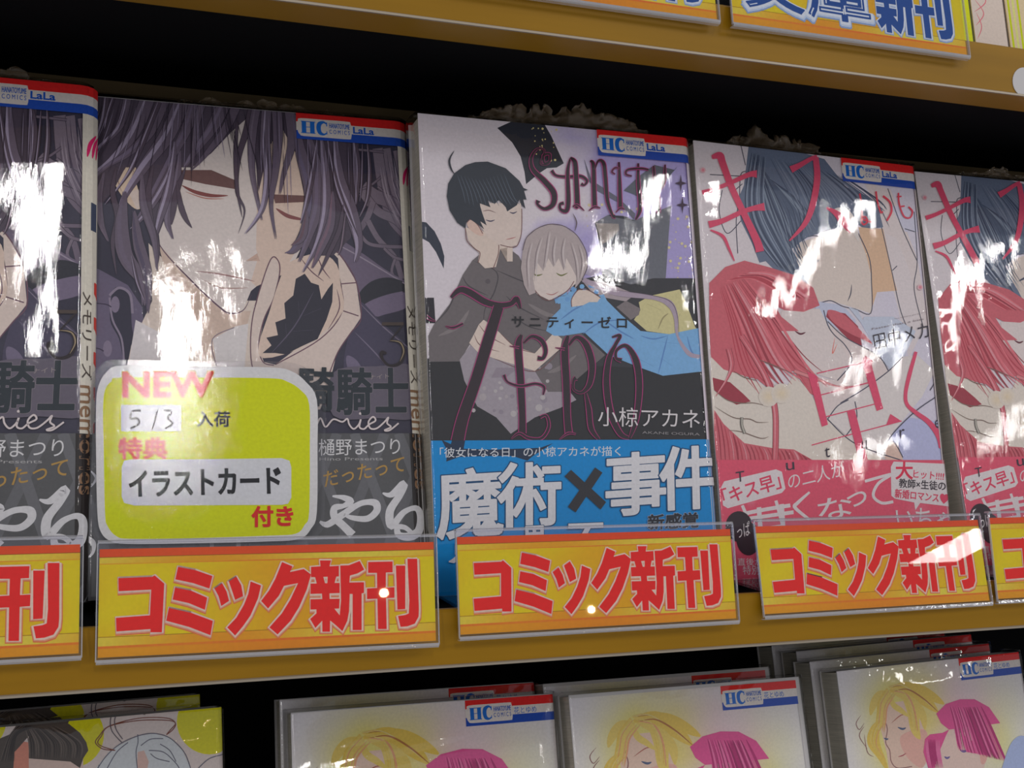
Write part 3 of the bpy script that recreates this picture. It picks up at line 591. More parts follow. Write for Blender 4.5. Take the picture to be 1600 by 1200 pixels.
    # second head: pale hair
    a.poly(B([(30, 1130), (100, 1080), (330, 1080), (350, 1200), (330, 1290), (240, 1370), (130, 1370), (30, 1290)]), (206, 192, 184)) if False else None
    a.poly([(826, 410), (880, 400), (900, 420), (903, 440), (884, 456), (858, 470), (838, 460), (826, 436)], (206, 192, 186))
    a.line([(826, 436), (838, 458), (857, 470), (884, 456), (896, 440)], 1.3, so, 'none'); a.line([(852, 459), (862, 461), (872, 456)], 1.3, (150, 90, 90), 'both')
    a.line([(831, 427), (838, 431), (847, 429)], 2.4, (104, 106, 66), 'both'); a.line([(868, 427), (876, 431), (886, 427)], 2.4, (104, 106, 66), 'both')
    ph = (158, 146, 146)
    a.poly([(816, 392), (822, 372), (838, 358), (858, 351), (880, 354), (900, 368), (914, 392), (917, 416), (908, 438), (897, 452), (900, 434), (893, 420), (884, 404), (880, 424), (872, 404), (864, 418), (856, 404), (848, 424), (838, 410), (832, 436), (836, 458), (826, 462), (818, 446), (813, 420)], ph)
    a.line([(816, 392), (822, 372), (838, 358), (858, 351), (880, 354), (900, 368), (914, 392), (917, 416), (908, 438)], 1.2, (92, 80, 86), 'none')
    for P in ([(844, 372), (836, 400), (834, 440)], [(856, 362), (852, 390), (848, 420)], [(866, 370), (862, 396), (864, 416)], [(880, 372), (876, 396), (880, 422)], [(890, 380), (898, 410), (900, 440)], [(828, 380), (822, 410), (824, 452)], [(902, 384), (908, 410), (904, 436)]): a.line(P, 1.3, (118, 106, 110), 'both'); a.line([(x+3, y) for x, y in P], 2.2, (178, 168, 168), 'both')
    a.line([(894, 334), (900, 348), (897, 362)], 1.8, (92, 80, 86), 'both')
    # curly title lettering
    o = ornate
    o(a, B([(200, 300), (150, 330), (140, 270), (190, 260), (180, 330), (120, 330), (150, 230), (90, 220), (45, 290), (60, 380), (150, 470), (220, 560), (215, 650), (150, 685), (95, 650), (100, 620)]), 6.5, [.2, .5, .6, .6, .4, .3, .3, .4, .7, 1, 1.2, 1.3, 1.1, .7, .5, 1])
    o(a, B([(205, 385), (240, 425), (330, 435), (430, 430), (480, 465), (460, 500), (435, 490)]), 4, [1, .8, .9, 1, .9, .6, 1])
    o(a, B([(350, 290), (330, 400), (335, 620), (320, 700), (275, 690), (270, 650), (300, 640)]), 5.5, [.3, .9, 1.1, 1.1, .7, .6, .8]); o(a, B([(350, 285), (385, 320), (395, 420), (405, 640), (400, 660)]), 6.5, [.4, 1, 1, 1.1, 1.3]); o(a, B([(370, 668), (405, 655), (460, 700)]), 2.4, [.6, 1, .3])
    o(a, B([(505, 310), (530, 340), (535, 500), (540, 670)]), 5.5, [.4, 1, 1.1, 1.2]); o(a, B([(495, 700), (540, 670), (585, 680)]), 2.4, [.3, 1, .6]); o(a, B([(540, 380), (570, 310), (610, 330), (625, 450), (640, 620), (680, 735), (700, 745)]), 5.5, [.3, .5, 1, 1, .9, .6, 1])
    o(a, B([(730, 320), (735, 480), (740, 680)]), 5, [.5, 1, 1.2]); o(a, B([(735, 370), (700, 365), (675, 395), (700, 415)]), 2.4, [.6, .8, .8, .6]); o(a, B([(705, 715), (740, 680), (775, 690)]), 2.2, [.3, 1, .5])
    o(a, B([(880, 330), (880, 480), (895, 680), (860, 770)]), 5, [.5, 1, 1.1, .4]); o(a, B([(960, 380), (900, 370), (800, 380), (785, 415), (830, 430)]), 3, [.8, .9, .9, .8, .6])
    o(a, B([(1000, 350), (1010, 480), (1030, 560), (1040, 720)]), 5, [.5, .8, 1.1, 1]); o(a, B([(1090, 340), (1080, 480), (1030, 560)]), 4, [.5, 1, .6])
    star(a, 1062.5, 287, 9.5, 14, (60, 44, 60)); star(a, 1065, 321, 9.5, 14, (60, 44, 60))
    a.text('サ ニ テ ィ ー ゼ ロ', (799, 512), (978, 514), (799, 494), (38, 38, 42), .025)
    # big lower word, running over the paper band
    zz = lambda: None
    o(a, C([(215, 262), (270, 215), (330, 230), (430, 290), (520, 310), (590, 300), (625, 270), (648, 330)]), 8, [.5, 1.1, 1.3, 1.2, 1, .9, 1, .4]); o(a, C([(180, 440), (230, 450), (290, 425)]), 3.2, [.2, 1, .8]); o(a, C([(60, 380), (90, 400), (120, 410)]), 4, [1, .7, .2])
    o(a, C([(512, 320), (450, 520), (370, 780), (290, 1010), (255, 1160)]), 17, [.9, 1, 1, 1.05, 1.15])
    o(a, C([(655, 495), (635, 570), (650, 800), (660, 1000), (660, 1110)]), 10, [.4, 1.1, 1.1, 1, 1.1]); o(a, C([(580, 565), (640, 575)]), 2.6, [.2, 1]); o(a, C([(670, 545), (720, 505), (780, 530), (805, 590), (790, 640), (755, 640)]), 6, [.4, .8, 1.1, 1, .8, 1]); o(a, C([(545, 745), (570, 790), (650, 815), (740, 800), (795, 820), (790, 870)]), 4, [1, .6, .9, .8, .9, .4])
    o(a, C([(590, 1145), (640, 1110), (700, 1140), (780, 1140), (825, 1070), (810, 1000), (770, 1010)]), 4, [.3, .8, .9, 1, 1, .8, .9])
    o(a, D([(105, 500), (85, 600), (95, 800), (100, 1000), (110, 1110)]), 10, [.4, 1.1, 1.1, 1, 1.1]); o(a, D([(25, 575), (85, 585)]), 2.6, [.2, 1]); o(a, D([(110, 560), (160, 510), (220, 560), (255, 680), (240, 800), (190, 855), (140, 835), (140, 780), (155, 765)]), 8, [.4, .7, 1.2, 1.2, 1, .5, .4, .5, .9]); o(a, D([(215, 860), (235, 960), (250, 1080), (300, 1150)]), 7, [.5, 1.1, 1.1, .5]); o(a, D([(50, 1150), (105, 1110), (155, 1115)]), 2.6, [.3, 1, .6])
    o(a, D([(380, 510), (430, 500), (400, 560), (360, 650), (345, 800), (370, 980), (430, 1110), (490, 1140)]), 8, [.3, .6, .6, 1, 1.2, 1.2, 1, .5]); o(a, D([(440, 655), (405, 640), (410, 590), (470, 565), (530, 660), (550, 820), (530, 1020), (490, 1140)]), 8, [.8, .5, .5, .7, 1.2, 1.2, 1, .4])
    a.text('小椋アカネ', (933, 666), (1092, 670), (933, 636), (206, 200, 202), -.006)
    a.text('AKANE OGURA', (1002, 678), (1092, 681), (1002, 674), (130, 126, 128))
    logo_band(a, w_, H, 'LaLa')
    a.mm().poly([(w_+.8, 0), (a.rect[1], 0), (a.rect[1], H-10.4), (w_+.8, H-10.4)], (190, 180, 190)).back()
    return a.build('cover_print')
def art_blue_band(pl, w_, r, hb):
    a = Art(pl, (0, w_+r*1.4, 0, hb), bend=path_bend(w_, r), z0=.98); E = kk(670, 670, 3.478)
    a.mm().poly([(0, 0), (w_+r*2, 0), (w_+r*2, hb), (0, hb)], (12, 118, 178)).back()
    dk = (36, 48, 68)
    a.poly(E([(125, 50), (195, 50), (185, 110), (350, 115), (600, 105), (670, 80), (560, 150), (530, 175), (450, 150), (300, 150), (160, 155), (90, 180), (95, 120), (65, 62), (115, 85)]), dk)
    a.text('「彼女になる日」の小椋アカネが描く', (686, 715.5), (968, 713), (686, 700), (206, 208, 212), .008)
    wt, ol = (220, 218, 222), (20, 62, 100)
    a.text('魔', (683, 842), (783, 836), (681, 737), wt, .026, ol, .02)
    a.text('術', (777, 824), (873, 820), (777, 726), wt, .026, ol, .02)
    a.text('事', (946, 806), (1036, 800), (946, 712), wt, .03, ol, .02)
    a.text('件', (1031, 797), (1113, 792), (1029, 702), wt, .03, ol, .02)
    for P in (E([(730, 260), (765, 225), (955, 400), (925, 440)]), E([(895, 212), (935, 240), (790, 455), (748, 425)])): a.poly(P, (48, 48, 52))
    a.text('新感覚', (1010, 828), (1088, 824), (1010, 805), (42, 44, 52), .04, (190, 200, 210), .02)
    a.text('黒', (815, 880), (850, 878), (815, 824), wt, .026, ol, .02); a.text('不', (885, 880), (940, 878), (885, 820), wt, .026, ol, .02)
    a.text('思', (700, 880), (790, 878), (700, 850), wt, .05)
    return a.build('band_print')

# ---- cover with an embracing pair, red and blue-grey hair (generic stand-in), pink brush lettering
def art_pair(pl, w_, r, H):
    a = Art(pl, (0, w_+r*1.4, 0, H), bend=path_bend(w_, r)); rnd = random.Random(5)
    F_, G, Hk = kk(1080, 210, 4.137), kk(1100, 480, 4), kk(1420, 260, 5)
    def bg(x, y):
        n = .5+.5*noise.noise(Vector((x*.05, y*.05, 9)))
        return tuple(p+(q-p)*min(1, max(0, n*.5+(x-60)/160)) for p, q in zip((196, 188, 192), (184, 180, 200)))
    a.mm().field(0, w_+r*2, 0, H, 20, 30, bg); a.back()
    ln = (72, 70, 84)
    sk, sh = (212, 198, 190), (206, 172, 144)
    # pale raised arms at right
    a.poly(F_([(1110, 300), (1290, 360), (1460, 800), (1540, 1250), (1380, 1300), (1310, 1000), (1240, 620), (1200, 480)]), (206, 194, 194))
    a.poly([(1370, 360), (1400, 372), (1420, 420), (1440, 520), (1420, 560), (1400, 470)], (202, 192, 194))
    a.poly([(1390, 320), (1432, 330), (1440, 362), (1414, 362)], (178, 176, 192))
    # jaw, neck and shading of the upper face
    a.poly(F_([(1080, 600), (1240, 610), (1300, 900), (1330, 1010), (1200, 1020), (1160, 1150), (1150, 900), (1100, 700)]), sh)
    a.poly(F_([(700, 700), (930, 620), (1010, 600), (1080, 640), (1130, 780), (1165, 920), (1165, 1160), (1080, 1130), (900, 1075), (800, 1080), (740, 960), (660, 820)]), sk)
    a.line(F_([(1080, 640), (1150, 800), (1165, 960), (1160, 1155), (1060, 1130), (980, 1112), (900, 1075), (810, 1085), (760, 990), (720, 900)]), 1.6, ln, 'none')
    a.line(F_([(1036, 970), (1030, 1030), (1010, 1080)]), 1.8, ln, 'both'); a.line(F_([(740, 850), (785, 830), (828, 812)]), 3.4, (66, 70, 90), 'both'); a.line(F_([(735, 670), (790, 655), (860, 668)]), 1.6, ln, 'both')
    for P in ([(1220, 560), (1290, 860), (1350, 1130), (1400, 1260)], [(1270, 350), (1360, 600), (1460, 820)], [(1440, 500), (1460, 820), (1440, 1000), (1500, 1250)], [(1380, 610), (1445, 630)], [(1330, 850), (1300, 880)], [(320, 70), (350, 200)], [(372, 60), (368, 220), (320, 260), (310, 420), (290, 560), (300, 770)], [(200, 360), (180, 500), (230, 640), (320, 560)], [(120, 260), (320, 270)], [(260, 380), (330, 320)]): a.line(F_(P), 1.4, ln, 'none')
    # blue-grey hair
    hb_, hd = (92, 102, 122), (60, 68, 88)
    a.poly(F_([(372, 60), (620, 90), (860, 160), (1000, 340), (1140, 400), (1210, 480), (1240, 600), (1170, 610), (1100, 600), (1050, 560), (980, 500), (940, 540), (960, 600), (900, 620), (760, 660), (700, 700), (650, 740), (700, 860), (770, 1000), (710, 1010), (560, 900), (480, 820), (440, 830), (390, 700), (320, 560), (300, 420), (340, 330)]), hb_)
    for i in range(34):
        t = i/33; x0, y0 = 400+t*120, 140+t*160; x1, y1 = 700+t*60, 1000-t*380
        a.line(F_([(x0, y0), ((x0+x1)/2-60*(1-t)+80*t, (y0+y1)/2), (x1+rnd.uniform(-60, 60), y1+rnd.uniform(-40, 20))]), rnd.choice([1.4, 2, 3]), rnd.choice([hd, (74, 84, 104), (112, 122, 138)]), 'both', lift=True)
    for i in range(26):
        x = 560+i*24; a.line(F_([(x*.8+60, 150+i*5), (x+40, 320+i*4), (x+100+rnd.uniform(0, 60), 470+rnd.uniform(0, 130))]), rnd.choice([1.4, 2.4]), rnd.choice([hd, (110, 118, 136), (78, 88, 108)]), 'both', lift=True)
    for i in range(24):
        t = i/23; a.line(F_([(390+t*90, 120+t*30), (350+t*120, 420+t*20), (400+t*150, 640), (560+t*140, 860+t*60)]), rnd.choice([1.3, 2.2]), rnd.choice([hd, (118, 128, 146), (76, 86, 106)]), 'both')
    a.poly(F_([(920, 490), (1000, 480), (1060, 560), (1080, 690), (1040, 640), (980, 590)]), (222, 214, 210), True)
    # lower figure
    rb, rd, rl = (176, 88, 98), (138, 54, 66), (206, 138, 146)
    a.poly(F_([(800, 1080), (940, 1100), (1000, 1130), (1060, 1200), (1060, 1300), (900, 1250), (800, 1180)]), (182, 186, 206))
    a.poly(G([(770, 20), (880, 40), (960, 120), (985, 240), (920, 220), (820, 120), (760, 60)]), rd)
    a.poly(G([(900, 0), (960, 20), (1090, 300), (1160, 390), (1240, 330), (1300, 200), (1320, 150), (1180, 60), (1000, 60), (980, 100)]), (184, 190, 206))
    a.poly(G([(480, 20), (720, 10), (760, 90), (800, 160), (920, 330), (830, 460), (640, 400), (520, 260), (450, 120)]), (214, 202, 200))
    a.poly(G([(770, 90), (900, 200), (1100, 310), (1150, 400), (850, 600), (770, 700), (700, 560), (640, 420), (830, 460), (920, 350), (800, 170)]), (210, 196, 194))
    a.line(G([(745, 20), (770, 110), (808, 170), (880, 240), (922, 340), (830, 460)]), 1.6, ln, 'none'); a.line(G([(815, 190), (800, 290), (830, 230)]), 1.6, (196, 110, 100), 'both')
    a.line(G([(770, 90), (880, 190), (1080, 300), (1150, 400)]), 1.6, ln, 'none'); a.line(G([(920, 360), (960, 420)]), 1.3, ln, 'both')
    a.line(G([(566, 150), (600, 168), (632, 158)]), 3.2, (92, 50, 60), 'both'); a.line(G([(480, 30), (482, 90)]), 1.2, ln, 'both')
    # big pale hand and sleeve
    a.poly(G([(40, 310), (120, 370), (330, 470), (480, 560), (560, 420), (650, 520), (760, 700), (880, 800), (1120, 950), (1250, 980), (40, 980)]), (216, 206, 196))
    a.poly(G([(770, 700), (830, 620), (1150, 400), (1240, 310), (1330, 300), (1440, 400), (1360, 560), (1180, 780), (1120, 900), (1130, 950), (940, 850)]), (214, 206, 204))
    a.poly(G([(1120, 880), (1180, 780), (1280, 690), (1500, 720), (1510, 980), (1240, 980), (1200, 860)]), (172, 174, 206)); a.poly(G([(1120, 900), (1170, 830), (1210, 860), (1250, 980), (1130, 950)]), (220, 190, 176))
    for P in ([(850, 600), (1000, 510), (1150, 400), (1240, 310)], [(770, 700), (830, 620), (900, 580)], [(770, 700), (880, 810), (1000, 880), (1240, 960)], [(1120, 900), (1170, 800), (1320, 650), (1480, 540)], [(1410, 520), (1460, 440)], [(1130, 920), (1120, 880), (1180, 840), (1240, 940)], [(940, 590), (950, 700), (880, 810)]): a.line(G(P), 1.7, ln, 'none')
    # red hair
    a.poly(G([(130, -250), (250, -290), (400, -250), (560, -200), (680, -120), (720, -10), (620, 30), (500, 20), (440, -10), (480, 60), (590, 150), (480, 150), (560, 260), (660, 420), (700, 560), (660, 540), (560, 400), (500, 400), (340, 330), (430, 480), (440, 540), (330, 450), (250, 430), (120, 390), (40, 310), (30, 100), (30, -150)]), rb)
    a.poly(G([(50, 440), (160, 470), (240, 540), (290, 590), (200, 610), (110, 560), (60, 520)]), rd); a.poly(G([(60, 640), (120, 730), (250, 850), (420, 880), (560, 890), (720, 980), (60, 980)]), rb)
    a.poly(G([(770, 20), (860, 40), (960, 130), (1050, 230), (985, 200), (900, 160), (800, 90)]), rb, True)
    for i in range(38):
        t = i/37; x0, y0 = 90+t*160, -120-t*60
        a.line(G([(x0, y0), (x0+60+t*120, y0+220), (x0+120+t*260, y0+480+rnd.uniform(-40, 60)), (x0+220+t*300, y0+640+rnd.uniform(-60, 40))]) if i % 2 else G([(x0+40, y0-40), (x0+200, y0-60+t*40), (x0+420, y0+60+t*70)]), rnd.choice([1.6, 2.6, 4]), rnd.choice([rd, rl, (160, 62, 74), (196, 104, 114)]), 'both', lift=True)
    for i in range(22):
        x = 70+i*27; y = float(np.interp(x, [60, 120, 250, 420, 560, 720], [640, 730, 850, 880, 890, 980])); a.line(G([(x, y+6), (x+24, (y+980)/2), (x+36, 985)]), rnd.choice([1.6, 3]), rnd.choice([rd, rl, (160, 62, 74)]), 'both')
    lock(a, G([(230, 180), (330, 340), (400, 480), (440, 640), (445, 800), (440, 975)]), 8, rb, rl, (120, 50, 60), 'none'); lock(a, G([(150, 260), (170, 360), (140, 450), (70, 560)]), 7, rb, rl, (120, 50, 60), 'out'); lock(a, G([(560, 400), (700, 450), (860, 500), (1060, 470)]), 4, (190, 120, 124), None, (150, 90, 96), 'out')
    for P in ([(340, 330), (420, 360), (560, 420)], [(480, 560), (430, 480)], [(60, 520), (140, 580), (220, 600), (310, 600), (390, 620)], [(60, 620), (180, 690), (280, 700), (330, 720), (400, 720)], [(150, 770), (230, 780), (350, 820), (400, 810)], [(180, 400), (250, 440), (330, 460)]): a.line(G(P), 1.5, (110, 92, 84), 'both')
    a.line(G([(232, 690), (232, 740), (250, 790)]), 5, (96, 92, 88), 'none'); a.line(G([(234, 692), (234, 740), (250, 788)]), 2.2, (160, 156, 146), 'none')
    for c_ in ((400, 560), (480, 540)): a.disc(G([c_])[0], 16, (222, 204, 176), (216, 206, 196), n=12)
    # title strokes
    pk = (206, 76, 106)
    def br(k, P, wd, tp): a.line(k(P), wd, pk, tp)
    br(F_, [(130, 150), (180, 140), (200, 190), (260, 350), (330, 500), (420, 690), (440, 760)], 11, [.5, 1.1, 1, .9, .9, 1.1, 1.2]); br(F_, [(68, 380), (150, 355), (260, 310), (370, 262), (420, 258)], 8, [1, .8, .8, 1, 1.5]); br(F_, [(110, 585), (200, 560), (320, 505), (400, 480), (470, 470)], 8, [1.4, 1, .9, 1, 1.6])
    br(F_, [(640, 230), (700, 200), (770, 160), (810, 150)], 8, [1.4, 1, .8, 1]); br(F_, [(800, 150), (810, 290), (780, 460), (730, 580), (630, 690)], 10, [.9, 1, 1, .8, .2]); br(F_, [(870, 475), (930, 510), (980, 560), (1040, 620)], 13, [.2, .7, 1.2, 1.1])
    for P, wd in (([(1085, 385), (1095, 450), (1100, 520), (1095, 560), (1110, 585), (1135, 565), (1120, 535), (1095, 545), (1130, 560), (1175, 572)], 2.6), ([(1100, 470), (1140, 440)], 2.4), ([(1190, 370), (1200, 440), (1220, 505), (1235, 500)], 2.6), ([(1235, 400), (1280, 440), (1290, 500), (1260, 560)], 3), ([(1335, 380), (1340, 450), (1370, 530), (1410, 540), (1425, 500), (1400, 470)], 2.4), ([(1325, 405), (1355, 402)], 2), ([(1340, 470), (1375, 465)], 2.2)): a.line(F_(P), wd, (200, 60, 80), 'none')
    g = lambda P: a.poly(G(P), pk)
    g([(640, 400), (700, 430), (770, 735), (732, 748)]); g([(980, 340), (1003, 305), (1050, 335), (1042, 360), (1115, 635), (1075, 650)]); g([(888, 650), (938, 645), (1020, 960), (1060, 1110), (1000, 1110)]); g([(1135, 735), (1160, 668), (1232, 715)])
    for P in ([(700, 415), (990, 348)], [(725, 550), (1030, 470)], [(760, 685), (1075, 603)], [(668, 863), (880, 805), (1230, 712)]): a.line(G(P), 1.6, pk, 'none')
    br(G, [(1320, 280), (1280, 420), (1255, 540), (1265, 610), (1320, 660), (1400, 720), (1460, 800), (1480, 880)], 8, [.6, .8, .7, .7, .8, 1, 1.2, 1])
    br(F_, [(120, 620), (200, 660), (240, 740), (275, 820)], 5, [.4, 1, .8, .3])
    for c_ in ((72, 233), (1475, 990)): a.disc(F_([c_])[0], 4.5, (222, 110, 130), (206, 180, 186))
    a.text('田中メカ', (1366, 548), (1452, 528), (1362, 522), (56, 52, 60), -.01)
    a.text('You suddenly got up to me,', (1396, 500), (1450, 488), (1396, 498), (120, 108, 112)); a.text('Faster than a kiss', (1361, 516), (1442, 500), (1361, 513), (120, 108, 112))
    for t, x, y, h in (('t', 1288, 716, 16), ('u', 1346, 702, 12), ('r', 1405, 685, 13), ('e', 1460, 670, 13)): a.text(t, (x, y), (x+8, y-2), (x-1, y-h), (56, 50, 60))
    logo_band(a, w_, H, 'LaLa')
    a.mm().poly([(w_+.8, 0), (a.rect[1], 0), (a.rect[1], H-10.4), (w_+.8, H-10.4)], (196, 186, 186)).back()
    return a.build('cover_print')
def art_pink_band(pl, w_, r, hb):
    a = Art(pl, (0, w_+r*1.4, 0, hb), bend=path_bend(w_, r), z0=.98); Q = kk(1000, 400, 2.667)
    a.mm().poly([(0, 0), (w_+r*2, 0), (w_+r*2, hb), (0, hb)], (212, 84, 108))
    for x, y, rr in ((96, 22, 8), (70, 45, 3), (14, 30, 3), (84, 14, 10)): a.disc((x, y), rr, (222, 120, 140), (212, 84, 108), n=16)
    a.back(); wt, tx, pk = (226, 218, 220), (52, 44, 52), (206, 66, 96)
    a.poly(Q([(332, 965), (345, 940), (560, 890), (585, 900), (600, 970), (585, 988), (360, 1052), (340, 1040)]), wt)
    a.text('「キス早」', (1130, 790), (1219, 763), (1124, 765), pk, .02)
    a.text('の二人が', (1230, 766), (1318, 744), (1228, 741), wt, -.004)
    a.line(Q([(380, 1085), (500, 1060), (620, 1040)]), 6, wt, 'none'); a.line(Q([(420, 1040), (450, 1110)]), 5, wt, 'none'); a.line(Q([(560, 1020), (590, 1130)]), 5, wt, 'none')
    a.text('甘', (1170, 856), (1240, 846), (1166, 796), wt, .01)
    a.line(Q([(700, 985), (650, 1030), (640, 1050), (700, 1100)]), 5.5, wt, [.6, 1, 1, .8])
    a.text('な', (1278, 815), (1330, 806), (1274, 782), wt, .01); a.text('っ', (1322, 795), (1352, 787), (1320, 774), wt, .01)
    a.line(Q([(930, 940), (1020, 915), (1035, 915), (985, 950), (965, 1000), (1000, 1030), (1048, 1025)]), 4.6, wt, 'none')
    a.poly(Q([(1038, 880), (1050, 858), (1290, 868), (1300, 890), (1300, 1030), (1285, 1045), (1160, 1030), (1140, 1060), (1135, 1028), (1055, 1012), (1040, 1000)]), wt)
    a.text('大', (1397, 749), (1423, 749), (1397, 722), (206, 50, 80), .03); a.text('ヒット!!!!', (1424, 747), (1471, 751), (1425, 735), (206, 66, 96), .02)
    a.text('教師×生徒の', (1402, 762), (1474, 767), (1402, 748), tx, .02); a.text('新婚ロマンス♥', (1395, 779), (1478, 788), (1396, 764), (206, 66, 96), .02)
    a.text('いちゃ', (1400, 830), (1486, 830), (1396, 794), wt, .005)
    a.disc((1152, 823), 21, (46, 36, 42), n=26, ry=26 if False else 24); a.disc((1167, 842), 19, (46, 36, 42), n=26, ry=26)
    a.text('っぱ', (1150, 842), (1170, 836), (1148, 820), wt)
    a.text('直後から', (1150, 884), (1200, 884), (1150, 872), wt); a.text('特別', (1158, 898), (1184, 898), (1158, 884), wt)
    for t, x, y, h in (('T', 1148, 754, 16), ('u', 1226, 736, 12)): a.text(t, (x, y), (x+13, y-2), (x-1, y-h), (56, 50, 60))
    a.text('ふたりのその後', (1210, 905), (1480, 880), (1210, 860), wt, .01)
    return a.build('band_print')

# ---- watercolour cover with a fair and a pink-haired head (generic stand-in)
def art_water(pl, w_, r, H):
    a = Art(pl, (0, w_+r*1.4, 0, H), bend=path_bend(w_, r)); rnd = random.Random(11); k = kk(1200, 1000, 4)
    def bg(x, y):
        n = noise.noise(Vector((x*.06, y*.06, 2)))*.5
        d = lambda cx, cy, s: math.exp(-((x-cx)**2+(y-cy)**2)/(2*s*s))
        c = [212, 208, 214]
        for (cx, cy, s), col in (((30, 158, 12), (200, 190, 100)), ((22, 140, 10), (206, 196, 120)), ((84, 140, 15), (206, 204, 140)), ((70, 150, 12), (214, 170, 196)), ((45, 155, 12), (206, 190, 100))):
            q = min(1, d(cx, cy, s)*(.9+n)); c = [u+(v-u)*q for u, v in zip(c, col)]
        return c
    a.mm().field(0, w_+r*2, 0, H, 30, 44, bg); a.back()
    sk = (214, 186, 170); ln = (120, 82, 82)
    a.poly(k([(700, 400), (860, 380), (940, 480), (1000, 600), (980, 760), (880, 900), (780, 960), (740, 700), (700, 540)]), sk, False)
    a.poly(k([(830, 600), (980, 560), (1000, 700), (960, 800), (860, 720)]), (216, 168, 156), True)
    a.line(k([(705, 400), (730, 500), (745, 560), (735, 640), (760, 690), (770, 760), (810, 800), (900, 790)]), 1.4, ln, 'none')
    a.line(k([(810, 545), (840, 556), (862, 548)]), 3.4, (74, 84, 110), 'both'); a.line(k([(724, 612), (740, 620), (752, 616)]), 3, (74, 84, 110), 'both'); a.line(k([(812, 730), (840, 722), (864, 706)]), 1.8, (150, 70, 80), 'both'); a.line(k([(770, 520), (830, 470), (870, 470)]), 1.6, (150, 90, 80), 'both')
    yh = [(204, 176, 84), (214, 190, 104), (184, 144, 66), (220, 160, 120)]
    for P, wd in [([(760, 330), (700, 340), (660, 400), (640, 470)], 13), ([(770, 320), (720, 400), (710, 480), (700, 560)], 10), ([(770, 310), (850, 330), (900, 430), (920, 560), (950, 620)], 18), ([(760, 320), (860, 300), (960, 360), (1060, 450)], 22), ([(800, 300), (900, 300), (1000, 340), (1100, 400)], 18), ([(780, 330), (880, 370), (960, 460), (980, 560)], 14), ([(700, 500), (660, 560), (650, 640), (700, 720), (750, 820)], 15), ([(690, 560), (680, 640), (720, 740)], 9), ([(740, 300), (780, 400), (830, 440), (880, 480)], 9)]:
        a.line(k(P), wd, yh[rnd.randrange(2)], 'both')
    for i in range(34):
        x = rnd.uniform(-60, 60); P = rnd.choice([[(770, 320), (720, 400), (710, 480), (700, 560)], [(770, 310), (850, 330), (900, 430), (920, 560)], [(780, 310), (860, 300), (960, 360), (1060, 450)], [(700, 500), (660, 560), (650, 640), (700, 720)]])
        a.line(k([(p[0]+x*.5, p[1]+x*.35) for p in P]), rnd.choice([1.2, 2.4]), rnd.choice(yh+[(150, 100, 60), (222, 204, 140)]), 'both', lift=True)
    for P in ([(580, 470), (550, 520), (570, 560), (600, 520)], [(600, 540), (570, 600), (620, 680)], [(600, 590), (620, 700), (660, 730)]): a.line(k(P), 1.2, ln, 'both')
    # pink-haired head
    a.poly(k([(1080, 600), (1330, 560), (1380, 640), (1360, 760), (1330, 860), (1120, 900), (1040, 800), (1060, 680)]), (216, 190, 180))
    a.line(k([(1196, 684), (1222, 696), (1252, 684)]), 4, (96, 84, 130), 'both'); a.line(k([(1100, 728), (1118, 738), (1136, 728)]), 3.4, (96, 84, 130), 'both')
    a.poly(k([(1320, 660), (1350, 640), (1376, 680), (1360, 760), (1330, 770)]), (222, 170, 160), True)
    ph = (186, 72, 124)
    a.poly(k([(1050, 460), (1110, 400), (1200, 370), (1290, 370), (1380, 420), (1450, 520), (1510, 640), (1510, 720), (1460, 770), (1400, 780), (1360, 720), (1340, 640), (1290, 560), (1300, 640), (1250, 620), (1210, 580), (1240, 700), (1180, 700), (1140, 640), (1130, 560), (1110, 600), (1060, 720), (1040, 800), (1000, 800), (970, 700), (980, 620), (1010, 590), (1090, 580), (1130, 560), (1080, 520)]), ph)
    for i in range(30):
        t = i/29; a.line(k([(1130+t*200, 420-abs(t-.5)*10), (1160+t*220, 520), (1180+t*280, 640+t*60), (1190+t*300, 690+t*70)]), rnd.choice([1.4, 3, 4]), rnd.choice([(150, 44, 96), (206, 104, 150), (130, 40, 84), (196, 84, 136)]), 'both', lift=True)
    for i in range(10): x = 985+i*9; a.line(k([(x, 620), (x+6, 700), (x+24, 800)]), 2.4, rnd.choice([(150, 44, 96), (206, 104, 150)]), 'both', lift=True)
    a.poly(k([(1460, 800), (1520, 640), (1600, 600), (1700, 700), (1700, 900), (1440, 900)]), (150, 162, 196), True)
    logo_band(a, w_, H, '花とゆめ')
    a.mm().poly([(w_+.8, 0), (a.rect[1], 0), (a.rect[1], H-10.4), (w_+.8, H-10.4)], (196, 190, 190)).back()
    return a.build('cover_print')
